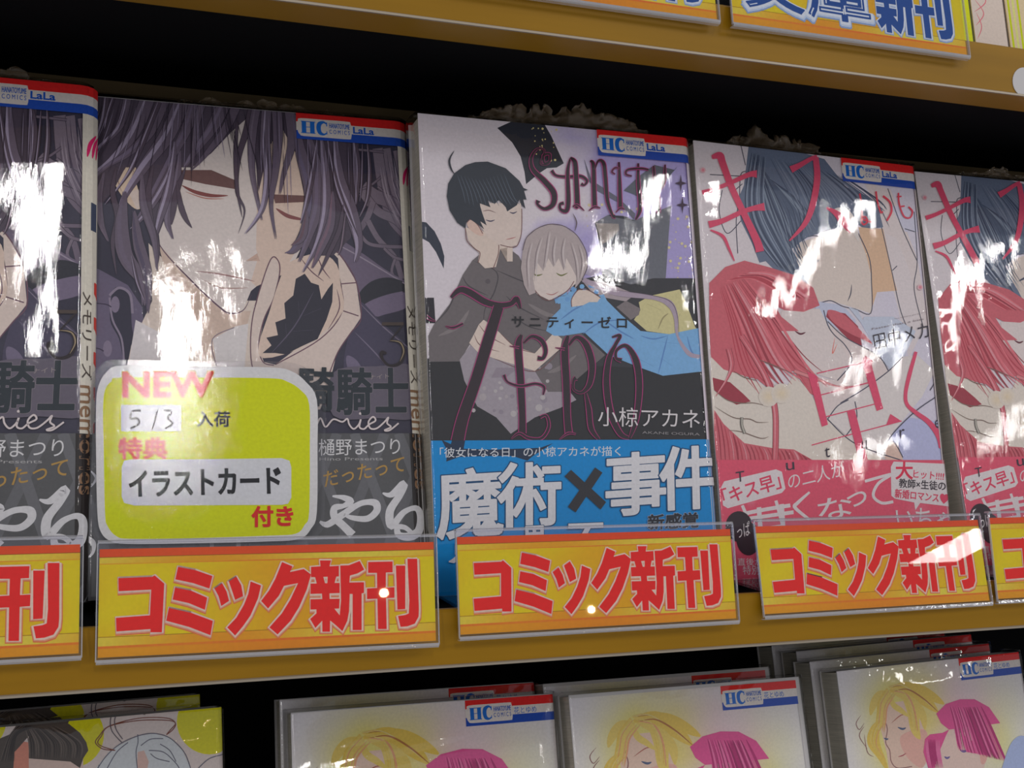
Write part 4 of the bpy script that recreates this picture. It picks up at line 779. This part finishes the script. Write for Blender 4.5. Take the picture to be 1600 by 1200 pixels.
# ---- pale cover with yellow discs (generic stand-in)
def art_discs(pl, w_, r, H):
    a = Art(pl, (0, w_+r*1.4, 0, H), bend=path_bend(w_, r)); rnd = random.Random(12); k = kk(0, 1000, 4)
    a.mm().poly([(0, 0), (w_+r*2, 0), (w_+r*2, H), (0, H)], (214, 200, 196)).back()
    for x, y, rr in ((1310, 510, 205), (440, 590, 210), (-160, 500, 200), (900, 1100, 160)): a.disc(k([(x, y)])[0], rr/4, (196, 190, 20), n=36)
    ln = (66, 52, 52)
    a.poly(k([(60, 620), (180, 640), (200, 860), (60, 860)]), (216, 140, 120)); a.poly(k([(180, 740), (520, 740), (520, 900), (180, 900)]), (222, 196, 186))
    a.poly(k([(-60, 640), (60, 590), (120, 510), (200, 482), (340, 505), (400, 500), (455, 465), (425, 520), (500, 580), (540, 640), (552, 690), (520, 740), (500, 800), (440, 760), (180, 740), (180, 600), (110, 680), (90, 700), (80, 860), (-60, 860)]), (70, 62, 58))
    for i in range(24): x = 180+i*14; a.line(k([(160+i*8, 560-i), (x, 640), (x+4, 740)]), rnd.choice([1, 2]), rnd.choice([(44, 38, 38), (96, 86, 80)]), 'both', lift=True)
    for i in range(12): a.line(k([(150+i*6, 500+i*4), (60+i*4, 600), (0+i*8, 760)]), rnd.choice([1, 2]), rnd.choice([(44, 38, 38), (92, 82, 76)]), 'both', lift=True)
    a.poly(k([(600, 800), (680, 700), (740, 660), (860, 600), (960, 584), (1060, 610), (1140, 690), (1190, 800), (1190, 900), (600, 900)]), (198, 202, 206), False)
    a.poly(k([(860, 700), (900, 690), (930, 760), (900, 900), (850, 900)]), (222, 186, 176))
    for P in ([(580, 850), (660, 730), (750, 650), (860, 600), (960, 584), (1060, 612), (1150, 700), (1190, 800)], [(860, 590), (862, 640), (850, 700), (858, 800)], [(800, 640), (730, 700), (670, 800)], [(880, 660), (940, 620), (1020, 616)], [(930, 690), (1020, 700), (1090, 760), (1120, 800)], [(940, 710), (980, 740), (1060, 760)], [(1000, 650), (1060, 690), (1100, 760)], [(620, 780), (590, 860)], [(1240, 800), (1310, 740), (1400, 716)]): a.line(k(P), 1.5, (92, 92, 106), 'none')
    for rx in (0, 14): a.line(k([(620+rx, 600), (680, 540), (860, 490+rx), (1040, 488+rx), (1096, 520), (1080-rx, 560), (1040, 592)]), 1.5, (110, 60, 50), 'none'); a.line(k([(620+rx, 600), (596+rx, 640), (640, 680-rx), (720, 690)]), 1.5, (110, 60, 50), 'none')
    a.line(k([(710, 440), (690, 500), (700, 570), (760, 640)]), 1.6, (90, 82, 90), 'none'); a.line(k([(740, 440), (716, 500), (726, 560), (766, 620)]), 1.6, (90, 82, 90), 'none')
    a.line(k([(918, 420), (918, 445), (905, 462), (890, 460)]), 2, ln, 'none')
    return a.build('cover_print')

# ------------------------------------------------------------------ placing the shrink-wrapped comics
def art_plane(p, off):
    q = Plane(*p); q.o = q.o + q.n*off; return q
def make_book(name, p, rs, T, art, band, hb, bulge, label, cat, group=None, wrapped=True, tuft=None, seed=1.0, paper=None):
    W, H = p[6], p[7]; w_ = W-rs
    e = bpy.data.objects.new(name, None); COL.objects.link(e); e.matrix_world = Plane(*p).matrix()
    e['label'] = label; e['category'] = cat
    if group: e['group'] = group
    link('cover', shell('cover', w_, rs, T, 0, .35, 0, H), paper or M['board'], e)
    link('page_block', boxes('page_block', [(0.9, w_-.6, .7, H-.7, -T+.4, -.4)]), M['pages'], e)
    link('cover_print', art, None, e)
    if band:
        b = link('obi_band', shell('obi_band', w_, rs, T, .95, .2, -.05, hb), M['board'], e); link('band_print', band, None, b)
    if wrapped:
        wr = link('plastic_wrap', wrap_mesh('plastic_wrap', w_, rs, H, T, bulge, seed), M['wrap'], e)
        if tuft: link('crumpled_film', tuft_mesh('crumpled_film', tuft[0], tuft[1], H+1, T, tuft[2], seed), M['tuft'], wr)
    return e
def copy_tree(o, parent=None):
    c = o.copy(); COL.objects.link(c)
    if parent is not None: c.parent = parent
    for ch in list(o.children): copy_tree(ch, c)
    return c
def flat_(u, v): return 0.0

P0 = (-112.6884, -12.3048, 0.95, -0.008, 0.2222, 0.0016, 112.2, 176.6459)
P1 = (-0.5034, -13.0179, 1.5637, -0.0412, 0.2694, 0.0046, 113.4, 176.9041)
P2 = (112.5632, -23.6121, -0.35, -0.0028, 0.1806, 0.0047, 111.8929, 174.8261)
P3 = (227.8206, -21.4247, 0.1, 0.0386, 0.1831, -0.009, 112.8268, 175.1252)
P4 = (348.0627, -18.8643, 0.5793, 0.0102, 0.2362, 0.004, 112.8, 175.1266)
def hgt(p, px, py): return Plane(*p).uv(px, py)[1]

rs1 = 5.0; A1 = Plane(*P1)
h1 = hgt(P1, 590, 678)
dark, darkb = art_dark(A1, P1[6]-rs1, rs1, 176.5), art_dark_band(A1, P1[6]-rs1, rs1, h1)
BG = dict(b0=lambda u, v: .9*math.sin(math.pi*u)**.7+.15*math.sin(3*v),
          b1=lambda u, v: .8*math.sin(math.pi*u)**.7+.12*math.sin(7*u+4*v),
          b2=lambda u, v: .9*math.sin(math.pi*u)**.7+.15*math.sin(5*v+4*u),
          b3=lambda u, v: .9*math.sin(math.pi*u)**.7+.15*math.sin(4*v+2-5*u),
          b4=lambda u, v: .9*math.sin(math.pi*u)**.7)
make_book('comic_book', P1, rs1, 16.5, dark, darkb, h1, BG['b1'],
          'shrink-wrapped comic with dark violet cover and grey band, behind the yellow NEW card', 'book', tuft=(20, 100, 3.5), seed=1.3)
make_book('comic_book', P0, rs1, 16.5, dark, darkb, h1, BG['b0'],
          'shrink-wrapped dark violet comic cut off by the left edge of the photo, white spine showing', 'book', tuft=(10, 100, 6), seed=2.1)
P0e = None
rs2 = 2.5; A2 = Plane(*P2); h2 = hgt(P2, 880, 688)
make_book('comic_book', P2, rs2, 12.4, art_lavender(A2, P2[6]-rs2, rs2, P2[7]), art_blue_band(A2, P2[6]-rs2, rs2, h2), h2, BG['b2'],
          'shrink-wrapped lavender and black comic with a bright blue paper band, centre of the middle shelf', 'book', tuft=(22, 96, 7.5), seed=3.7)
A3 = Plane(*P3); h3 = hgt(P3, 1300, 719)
pair, pairb = art_pair(A3, P3[6]-rs2, rs2, 175.2), art_pink_band(A3, P3[6]-rs2, rs2, h3)
make_book('comic_book', P3, rs2, 16.5, pair, pairb, h3, BG['b3'],
          'shrink-wrapped pale comic with pink band and red-haired figure, right of the blue-banded comic', 'book', tuft=(18, 70, 7.0), seed=4.4)
make_book('comic_book', P4, rs2, 14.5, pair, pairb, h3, BG['b4'],
          'shrink-wrapped pale comic with pink band cut off by the right edge of the photo', 'book', tuft=(20, 112, 5.5), seed=5.9)

# lower shelf: stacks of wrapped comics, several copies deep
LA = (-56.9687, 18.5, -228.95, 0.0225, 0.2105, 0.0085, 112.0, 176.9561)
LB = (78.1775, 12.4181, -228.98, -0.0141, 0.2548, -0.0021, 112.2474, 175.7164)
LC = (195.221, 0.8352, -228.91, -0.024, 0.2688, 0.0065, 113.9798, 176.8)
LD = (335.157, 10.4804, -228.98, 0.0304, 0.2257, 0.0129, 112.2677, 175.4704)
water = art_water(Plane(*LD), LD[6]-rs2, rs2, 175.4); discs = art_discs(Plane(*LA), LA[6]-rs2, rs2, 176.9)
g1, g2 = 'copies of the pale comic with yellow discs on the lower shelf', 'copies of the watercolour-cover comic on the lower shelf'
def stack(p, art, T, n, bulge, labels, group, seed, tuft=None, jit=((0, 0),)*6, front=None):
    first = make_book('comic_book', p, rs2, T, art, None, 0, bulge, labels[0], 'book', group, seed=seed)
    if front:
        bpy.data.objects.remove([c for c in first.children if c.name.startswith('plastic_wrap')][0])
        link('plastic_wrap', wrap_mesh('plastic_wrap', p[6]-rs2, rs2, p[7], T, front, seed), M['wrap'], first)
        normal = wrap_mesh('plastic_wrap', p[6]-rs2, rs2, p[7], T, bulge, seed); normal.materials.append(M['wrap'])
    for i in range(1, n):
        c = copy_tree(first)
        if front:
            for ch in c.children:
                if ch.name.startswith('plastic_wrap'): ch.data = normal
        q = list(p); dx, dz = jit[i]
        q[0] += dx; q[1] += i*(T+4.6)/math.cos(p[4]); q[2] += dz; c.matrix_world = Plane(*q).matrix(); c['label'] = labels[i]
b_low = lambda u, v: 1.0*math.sin(math.pi*u)+.3*math.sin(6*v+3*u)
def sm(t): t = min(1, max(0, t)); return t*t*(3-2*t)
def b_tent(u, v):      # loose film standing off the cover towards its lower left, with drawn creases
    x, t = u*112, (1-v)*175; return 4.6*sm(t/36)+2.9*sm(x/42)*(1-.5*sm((x-45)/40))+.22*math.sin(t*.9+x*.12)*sm(x/20-.6)*(1-sm((x-50)/30))
stack(LA, discs, 13.5, 2, b_low, ['pale comic with big yellow discs on its cover, lower left shelf, front copy', 'comic showing only its brown-lit top edge behind the yellow-disc comic, lower left'], g1, 6.1, jit=((0, 0), (-6, .8)))
stack(LB, water, 13.5, 2, b_low, ['crinkly wrapped watercolour comic, front copy beside the dark gap on the lower shelf', 'copy directly behind the crinkly wrapped comic beside the dark gap'], g2, 7.7, jit=((0, 0), (-1, .5)), front=b_tent)
stack(LC, water, 13.5, 2, lambda u, v: 1.0*math.sin(math.pi*u), ['front watercolour comic with fair and pink heads, middle of the three on the lower shelf', 'copy behind the middle of the three watercolour comics on the lower shelf'], g2, 8.2, jit=((0, 0), (-4, .5)))
stack(LD, water, 13.5, 4, lambda u, v: 1.2*math.sin(math.pi*u), ['rightmost front watercolour comic on the lower shelf, foremost of a deep stack', 'second copy from the front in the rightmost stack on the lower shelf', 'third copy from the front in the rightmost stack on the lower shelf', 'rearmost copy in the rightmost stack on the lower shelf'], g2, 9.5, jit=((0, 0), (-2, .4), (3, 1.0), (1, 0)))

# ------------------------------------------------------------------ shelf signs in clear acrylic holders
SP = {0: (-106.8667, -53.778, -7.3227, -0.0061, 0.1975, -0.0024, 103.2955, 35.285), 1: (0.3299, -54.0721, -9.3, -0.0183, 0.1803, -0.0058, 102.8271, 34.5246),
      2: (111.0357, -54.4268, -8.7956, -0.0056, 0.1763, 0.0009, 104.6783, 34.5627), 3: (225.2723, -53.8935, -8.0283, 0.0119, 0.2371, -0.0009, 103.403, 34.5338), 4: (330.2, -53.6871, -7.533, -0.0027, 0.1873, -0.0013, 103.3, 34.2)}
PW, PH, POFF = 102.0, 31.2, -0.95
k6, k7 = kk(160, 820, 5.926), kk(420, 820, 5.926)
SH_LAST = [k7(P) for P in (
    [(472, 330), (575, 330), (560, 385), (648, 380), (648, 478), (390, 485), (390, 390), (478, 385)], [(425, 470), (500, 470), (522, 550), (445, 552)], [(545, 470), (625, 470), (605, 550), (540, 550)],
    [(385, 545), (655, 538), (655, 632), (385, 640)], [(490, 620), (560, 620), (562, 700), (495, 700)], [(385, 690), (655, 685), (650, 775), (385, 785)],
    [(440, 770), (545, 770), (500, 880), (430, 955), (382, 872), (440, 820)], [(492, 770), (568, 770), (565, 990), (495, 990)], [(560, 780), (600, 770), (665, 850), (620, 930), (560, 880)],
    [(660, 378), (740, 375), (840, 335), (882, 415), (820, 450), (750, 470), (745, 535), (880, 532), (880, 630), (858, 635), (858, 975), (775, 975), (775, 640), (748, 640), (742, 800), (725, 890), (680, 985), (620, 930), (655, 840), (668, 700)],
    [(918, 345), (1145, 340), (1145, 440), (1082, 442), (1082, 582), (1162, 578), (1162, 675), (1084, 680), (1090, 965), (1010, 965), (1004, 684), (908, 688), (908, 590), (1002, 585), (1000, 445), (918, 445)],
    [(1175, 378), (1262, 378), (1262, 780), (1190, 785)], [(1282, 315), (1372, 315), (1388, 780), (1385, 850), (1350, 915), (1280, 940), (1218, 945), (1195, 845), (1262, 835), (1295, 820), (1300, 700)])]
SH_FIRST = [k6(P) for P in (
    [(148, 495), (462, 482), (482, 468), (572, 545), (550, 995), (445, 995), (445, 965), (130, 988), (125, 862), (440, 838), (452, 600), (150, 615)],
    [(700, 390), (860, 420), (1018, 475), (990, 590), (840, 540), (675, 505)], [(672, 582), (820, 610), (970, 675), (948, 787), (800, 725), (650, 692)], [(615, 770), (820, 815), (1022, 890), (1000, 1022), (800, 945), (590, 888)],
    [(1038, 592), (1108, 542), (1150, 620), (1172, 705), (1100, 752), (1075, 660)], [(1170, 525), (1240, 480), (1285, 560), (1302, 660), (1228, 695), (1200, 610)],
    [(1372, 525), (1468, 562), (1440, 680), (1370, 840), (1300, 940), (1228, 1025), (1155, 950), (1240, 860), (1310, 740), (1350, 640)])] + [k7(
    [(122, 345), (218, 385), (195, 438), (322, 410), (390, 460), (350, 600), (280, 760), (200, 890), (80, 1015), (5, 950), (120, 820), (200, 690), (270, 540), (140, 565), (90, 660), (-8, 775), (-72, 705), (0, 610), (60, 500)])]
def sign_ground(a):
    X0, X1, Y0, Y1 = 0, PW, 0, PH
    def yl(x, y):
        t = x/PW; n = .5+.5*math.sin(t*7+.6)+.35*noise.noise(Vector((x*.06, y*.12, 2))); n = min(1, max(0, n))
        return tuple(p+(q-p)*n for p, q in zip((206, 150, 8), (204, 184, 2)))
    a.field(X0, X1, Y0, Y1, 30, 8, yl)
    def bar(y0, y1, c0, c1, ph):
        a.up(); N = 16
        for i in range(N):
            xa, xb = X0+(X1-X0)*i/N, X0+(X1-X0)*(i+1)/N; f = lambda x: a.col(tuple(p+(q-p)*(.5+.5*math.sin(x*.07+ph)) for p, q in zip(c0, c1)))
            ca, cb = f(xa), f(xb); a._tri([(xa, y0), (xb, y0), (xb, y1)], [ca, cb, cb]); a._tri([(xa, y0), (xb, y1), (xa, y1)], [ca, cb, ca])
    bar(PH-2.3, PH, (206, 66, 26), (214, 78, 28), 0); bar(PH-2.5, PH-2.3, (130, 70, 10), (130, 80, 10), 0)
    bar(PH-4.2, PH-2.5, (200, 140, 20), (204, 188, 60), 2.4); bar(PH-4.5, PH-4.2, (210, 110, 30), (208, 150, 30), 1)
    bar(5.7, 5.9, (140, 92, 6), (140, 100, 6), 0); bar(3.2, 5.7, (208, 138, 14), (206, 190, 60), 2.2); bar(2.5, 3.2, (212, 104, 26), (214, 120, 30), 0); bar(0, 2.5, (212, 128, 12), (216, 146, 14), 1)
def sign_word(a, polys, red, halo, glow, off, extra=None):
    """letters with a pale outline and a soft coloured edge below"""
    def shift(P, dy): return [(x, y+dy) for x, y in P]
    for wd, c, dy in ((9.5, glow, 2.5), (7.5, tuple((g+h)/2 for g, h in zip(glow, halo)), 1.5), (5.6, halo, .3)):
        a.up()
        for P in polys: a.line(shift(P, dy), wd, c, 'none', raw=True, closed=True)
        if extra: extra(a, wd, c, dy)
    a.up()
    for P in polys: a.poly(P, red)
    if extra: extra(a, 0, red, 0)
def sign_paper(kind):
    q = Plane(*SP[1]); q.o = q.o+q.n*POFF+q.a*.4+q.b*1.5
    a = Art(q, (0, PW, 0, PH), z0=.03, dz=.002, gain=1.65); a.mm(); sign_ground(a); a.back()
    if kind == 'comic': sign_word(a, SH_FIRST+SH_LAST, (196, 36, 34), (234, 206, 186), (222, 116, 66), 0)
    else:
        def ex(a, wd, c, dy):
            b = wd*.007+.022
            a.text('文', (188-wd*.4, 989+dy+wd*.4), (318+wd*.4, 984+dy+wd*.4), (188-wd*.4, 885+dy-wd*.4), c, b); a.text('庫', (330-wd*.4, 984+dy+wd*.4), (468+wd*.4, 980+dy+wd*.4), (330-wd*.4, 878+dy-wd*.4), c, b)
        sign_word(a, SH_LAST, (28, 62, 120), (200, 206, 214), (120, 140, 170), 0, ex)
    return a.build('sign_card')
def holder(lean):
    b = Vector((math.sin(lean), -math.cos(lean)))      # world "back" in (y, z) of the holder
    H = 34.6; o = 9.9
    pts = [(0.5, 0), (H, 0), (H, -.8), (1.1, -.8), (1.1, -1.9), (H, -1.9), (H, -2.5), (o+1.0, -2.5)]
    e0 = Vector((o+.9, -2.5))+b*21; e1 = Vector((o, -2.5))+b*21
    pts += [tuple(e0), tuple(e1), (o, -2.5), (0.6, -2.5), (0, -1.9), (0, -.6)]
    me = extrude_x('clear_holder', [(y, z) for y, z in pts], 0, 103.0); return me
comic_paper, bunko_paper = sign_paper('comic'), sign_paper('bunko')
pb = boxes('card_stock', [(0, PW, 0, PH, -.35, 0)])
def make_sign(p, paper, label, group):
    e = bpy.data.objects.new('shelf_sign', None); COL.objects.link(e); e.matrix_world = Plane(*p).matrix()
    e['label'] = label; e['category'] = 'sign'; e['group'] = group
    hd = link('clear_holder', holder(p[4]), M['acrylic'], e)
    link('polished_edge', extrude_x('polished_edge', [(34.3, -.9), (34.3, .1), (34.9, .25), (35.3, -.1), (35.3, -2.3), (34.9, -2.6), (34.6, -2.4), (34.6, -.9)], -.1, 103.1), M['acrylic_edge'], hd)
    link('polished_edge', extrude_x('polished_edge', [(0, -2.6), (-.5, -1.9), (-.5, -.3), (0, .2), (.9, .15), (.9, 0.01), (.02, 0.01), (0, -.2)], -.1, 103.1), M['acrylic_edge'], hd)
    link('polished_edge', boxes('polished_edge', [(-.35, -.02, .3, 34.4, -.85, .05)]), M['acrylic_edge'], hd)
    link('polished_edge', boxes('polished_edge', [(103.02, 103.35, .3, 34.4, -.85, .05)]), M['acrylic_edge'], hd)
    c = link('card_stock', pb, M['board'], e); c.location = (.4*S, 1.5*S, POFF*S); link('sign_card', paper, None, c)
    return e
gs = 'red-lettered orange shelf signs along the middle shelf'
make_sign(SP[0], comic_paper, 'orange shelf sign cut off by the left edge, below the leftmost dark comic', gs)
make_sign(SP[1], comic_paper, 'orange shelf sign with red lettering directly below the yellow NEW card', gs)
make_sign(SP[2], comic_paper, 'orange shelf sign with red lettering below the blue-banded comic', gs)
make_sign(SP[3], comic_paper, 'orange shelf sign below the pink-banded comic, white glare over its right end', gs)
make_sign(SP[4], comic_paper, 'orange shelf sign cut off by the right edge of the photo', gs)
gu = 'blue-lettered orange shelf signs on the upper shelf'
def world_at_y(px, py, Y):
    d = FWD + RGT*(px-800)/FPX + UPV*(600-py)/FPX; return CAM_C + d*(Y-CAM_C[1])/d[1]
q = world_at_y(1147, 24, -54); make_sign((q[0], -54, PITCH-8.2, 0.0, .2, 0, 103, 34.5), bunko_paper, 'blue-lettered orange sign on the upper shelf, right-hand one of the two', gu)
make_sign((q[0]-108.5, -54, PITCH-8.2, 0.0, .2, 0, 103, 34.5), bunko_paper, 'blue-lettered orange sign on the upper shelf, left-hand one with only its lower edge in view', gu)

# ------------------------------------------------------------------ laminated NEW card in front of the dark comic
pc = list(P1); cp = Plane(*pc); cp.o = cp.o+cp.n*5.0
outer = [(176, 563), (300, 565), (430, 566), (470, 572), (494, 592), (508, 622), (508, 700), (507, 812), (497, 836), (480, 851), (420, 855), (300, 858), (200, 858), (168, 854), (150, 838), (143, 800), (140, 700), (139, 630), (142, 592), (156, 572)]
white = [(192, 571), (300, 573), (420, 574), (455, 580), (478, 597), (495, 625), (496, 700), (495, 800), (486, 826), (468, 842), (420, 846), (300, 849), (200, 850), (174, 846), (158, 832), (152, 800), (150, 700), (150, 640), (153, 606), (166, 582)]
yellow = [(188, 590), (300, 590), (420, 591), (448, 596), (470, 610), (483, 632), (484, 700), (483, 800), (476, 820), (462, 834), (420, 837), (300, 841), (205, 842), (182, 838), (168, 822), (164, 800), (162, 700), (161, 640), (164, 610), (174, 596)]
e = bpy.data.objects.new('promo_card', None); COL.objects.link(e); e.matrix_world = cp.matrix()
e['label'] = 'laminated yellow and white card headed NEW, standing before the dark violet comic'; e['category'] = 'card'
def slab(name, P, z0, z1):
    Q = [cp.uv(*p) for p in spline(P, 4, True)]; n = len(Q); tri = tessellate_polygon([[Vector((x, y, 0)) for x, y in Q]])
    V = [(x, y, z1) for x, y in Q]+[(x, y, z0) for x, y in Q]; F = [(i, (i+1) % n, n+(i+1) % n, n+i) for i in range(n)]
    return mesh(name, V, F+[tuple(t) for t in tri]+[tuple(n+i for i in t[::-1]) for t in tri])
link('laminate', slab('laminate', outer, -.35, .75), M['laminate'], e); link('card_stock', slab('card_stock', white, -.2, .1), M['board'], e)
a = Art(cp, None, z0=.12, dz=.002, gain=1.65)
a.poly(white, (214, 212, 212), True, 4); a.poly(yellow, (190, 196, 6), True, 4)
rd = (192, 38, 36)
a.text('NEW', (193, 620), (332, 619), (193, 583), rd, .06, (206, 190, 60), .03)
a.poly([(189, 633), (283, 633), (283, 674), (189, 674)], (208, 208, 214)); a.poly([(206, 718), (300, 718), (440, 716), (452, 720), (455, 730), (455, 778), (450, 787), (440, 789), (210, 790), (194, 786), (190, 776), (190, 730), (194, 720)], (212, 212, 216))
ik = (34, 34, 38)
a.line([(220, 642), (207, 643), (204, 654), (214, 654), (217, 662), (204, 670)], 3, ik, 'none'); a.line([(246, 641), (238, 671)], 3, ik, 'none')
a.line([(256, 642), (268, 643), (262, 654), (270, 662), (258, 670)], 3, ik, 'none')
a.text('入荷', (308, 667), (359, 667), (308, 643), (36, 40, 30), .03); a.text('特典', (186, 717), (260, 717), (186, 685), rd, .045); a.text('付き', (394, 823), (457, 822), (394, 792), rd, .045)
a.text('イラストカード', (203, 776), (438, 770), (202, 737), ik, .04)
link('card_print', a.build('card_print'), None, e)

# ------------------------------------------------------------------ upper shelf, right end
def edge_book(px0, px1, col, spine_col, label, H=150, T=16, txt=None):
    q0, q1 = world_at_y(px0, 90, -20), world_at_y(px1, 90, -20); Wd = q1[0]-q0[0]
    p = (q0[0], -20, PITCH+.2, 0, .2, 0, Wd, H)
    e = bpy.data.objects.new('paperback_book', None); COL.objects.link(e); e.matrix_world = Plane(*p).matrix(); e['label'] = label; e['category'] = 'book'
    link('cover', shell('cover', Wd-2, 2, T, 0, .4, 0, H), mat('cover_colour', [v*2 for v in srgb(col)], .4), e)
    link('page_block', boxes('page_block', [(.8, Wd-2.6, .7, H-.7, -T+.5, -.5)]), M['pages'], e)
    a = Art(None, (0, Wd-.5, 0, H), z0=.05)
    a.poly([(0, 0), (Wd, 0), (Wd, H), (0, H)], spine_col)
    if txt:
        for k, (t, c) in enumerate(txt): a.text(t, (Wd*.5-1.6, H-8-k*30), (Wd*.5-1.6, H-30-k*30), (Wd*.5+1.6, H-8-k*30), c)
        for k in range(9): a.line([(1, 12+k*6), (4+(k % 3)*2, 18+k*6), (2, 24+k*6)], .5, (206, 110, 120), 'both')
    else:
        for k in range(3): a.poly([(1+k*2.6, 0), (2.1+k*2.6, 0), (2.1+k*2.6, H), (1+k*2.6, H)], (206, 206, 120) if k % 2 else (170, 180, 20))
    link('cover_print', a.build('cover_print'), None, e)
edge_book(1484, 1527, (190, 196, 20), (186, 190, 30), 'yellow-green covered book partly behind the upper right sign', 150)
edge_book(1530, 1582, (200, 176, 160), (204, 188, 176), 'cream paperback with pink edge markings, upper shelf, right of the yellow-green book', 150, txt=[('る', (60, 50, 50)), ('お', (60, 50, 50)), ('や', (60, 50, 50))])
edge_book(1585, 1640, (206, 190, 150), (206, 186, 150), 'pale cream book at the right edge of the photo, upper shelf', 150)
# round glare on the upper rail, put in as a white disc
q = world_at_y(1600, 128, -49.4); me = mesh('glare_disc', [(5.6*math.cos(t*math.pi/16), 0, 5.6*math.sin(t*math.pi/16)) for t in range(32)]+[(5.6*math.cos(t*math.pi/16), -.3, 5.6*math.sin(t*math.pi/16)) for t in range(32)], [tuple(range(32)), tuple(range(63, 31, -1))]+[(i, (i+1) % 32, 32+(i+1) % 32, 32+i) for i in range(32)])
o = link('glare_disc', me, M['board'], None, label='round white disc standing in for glare on the ochre rail of the upper shelf, far right', category='glare'); o.location = (q[0]*S, -49.15*S, q[2]*S)
scn.cycles.transparent_max_bounces = 32
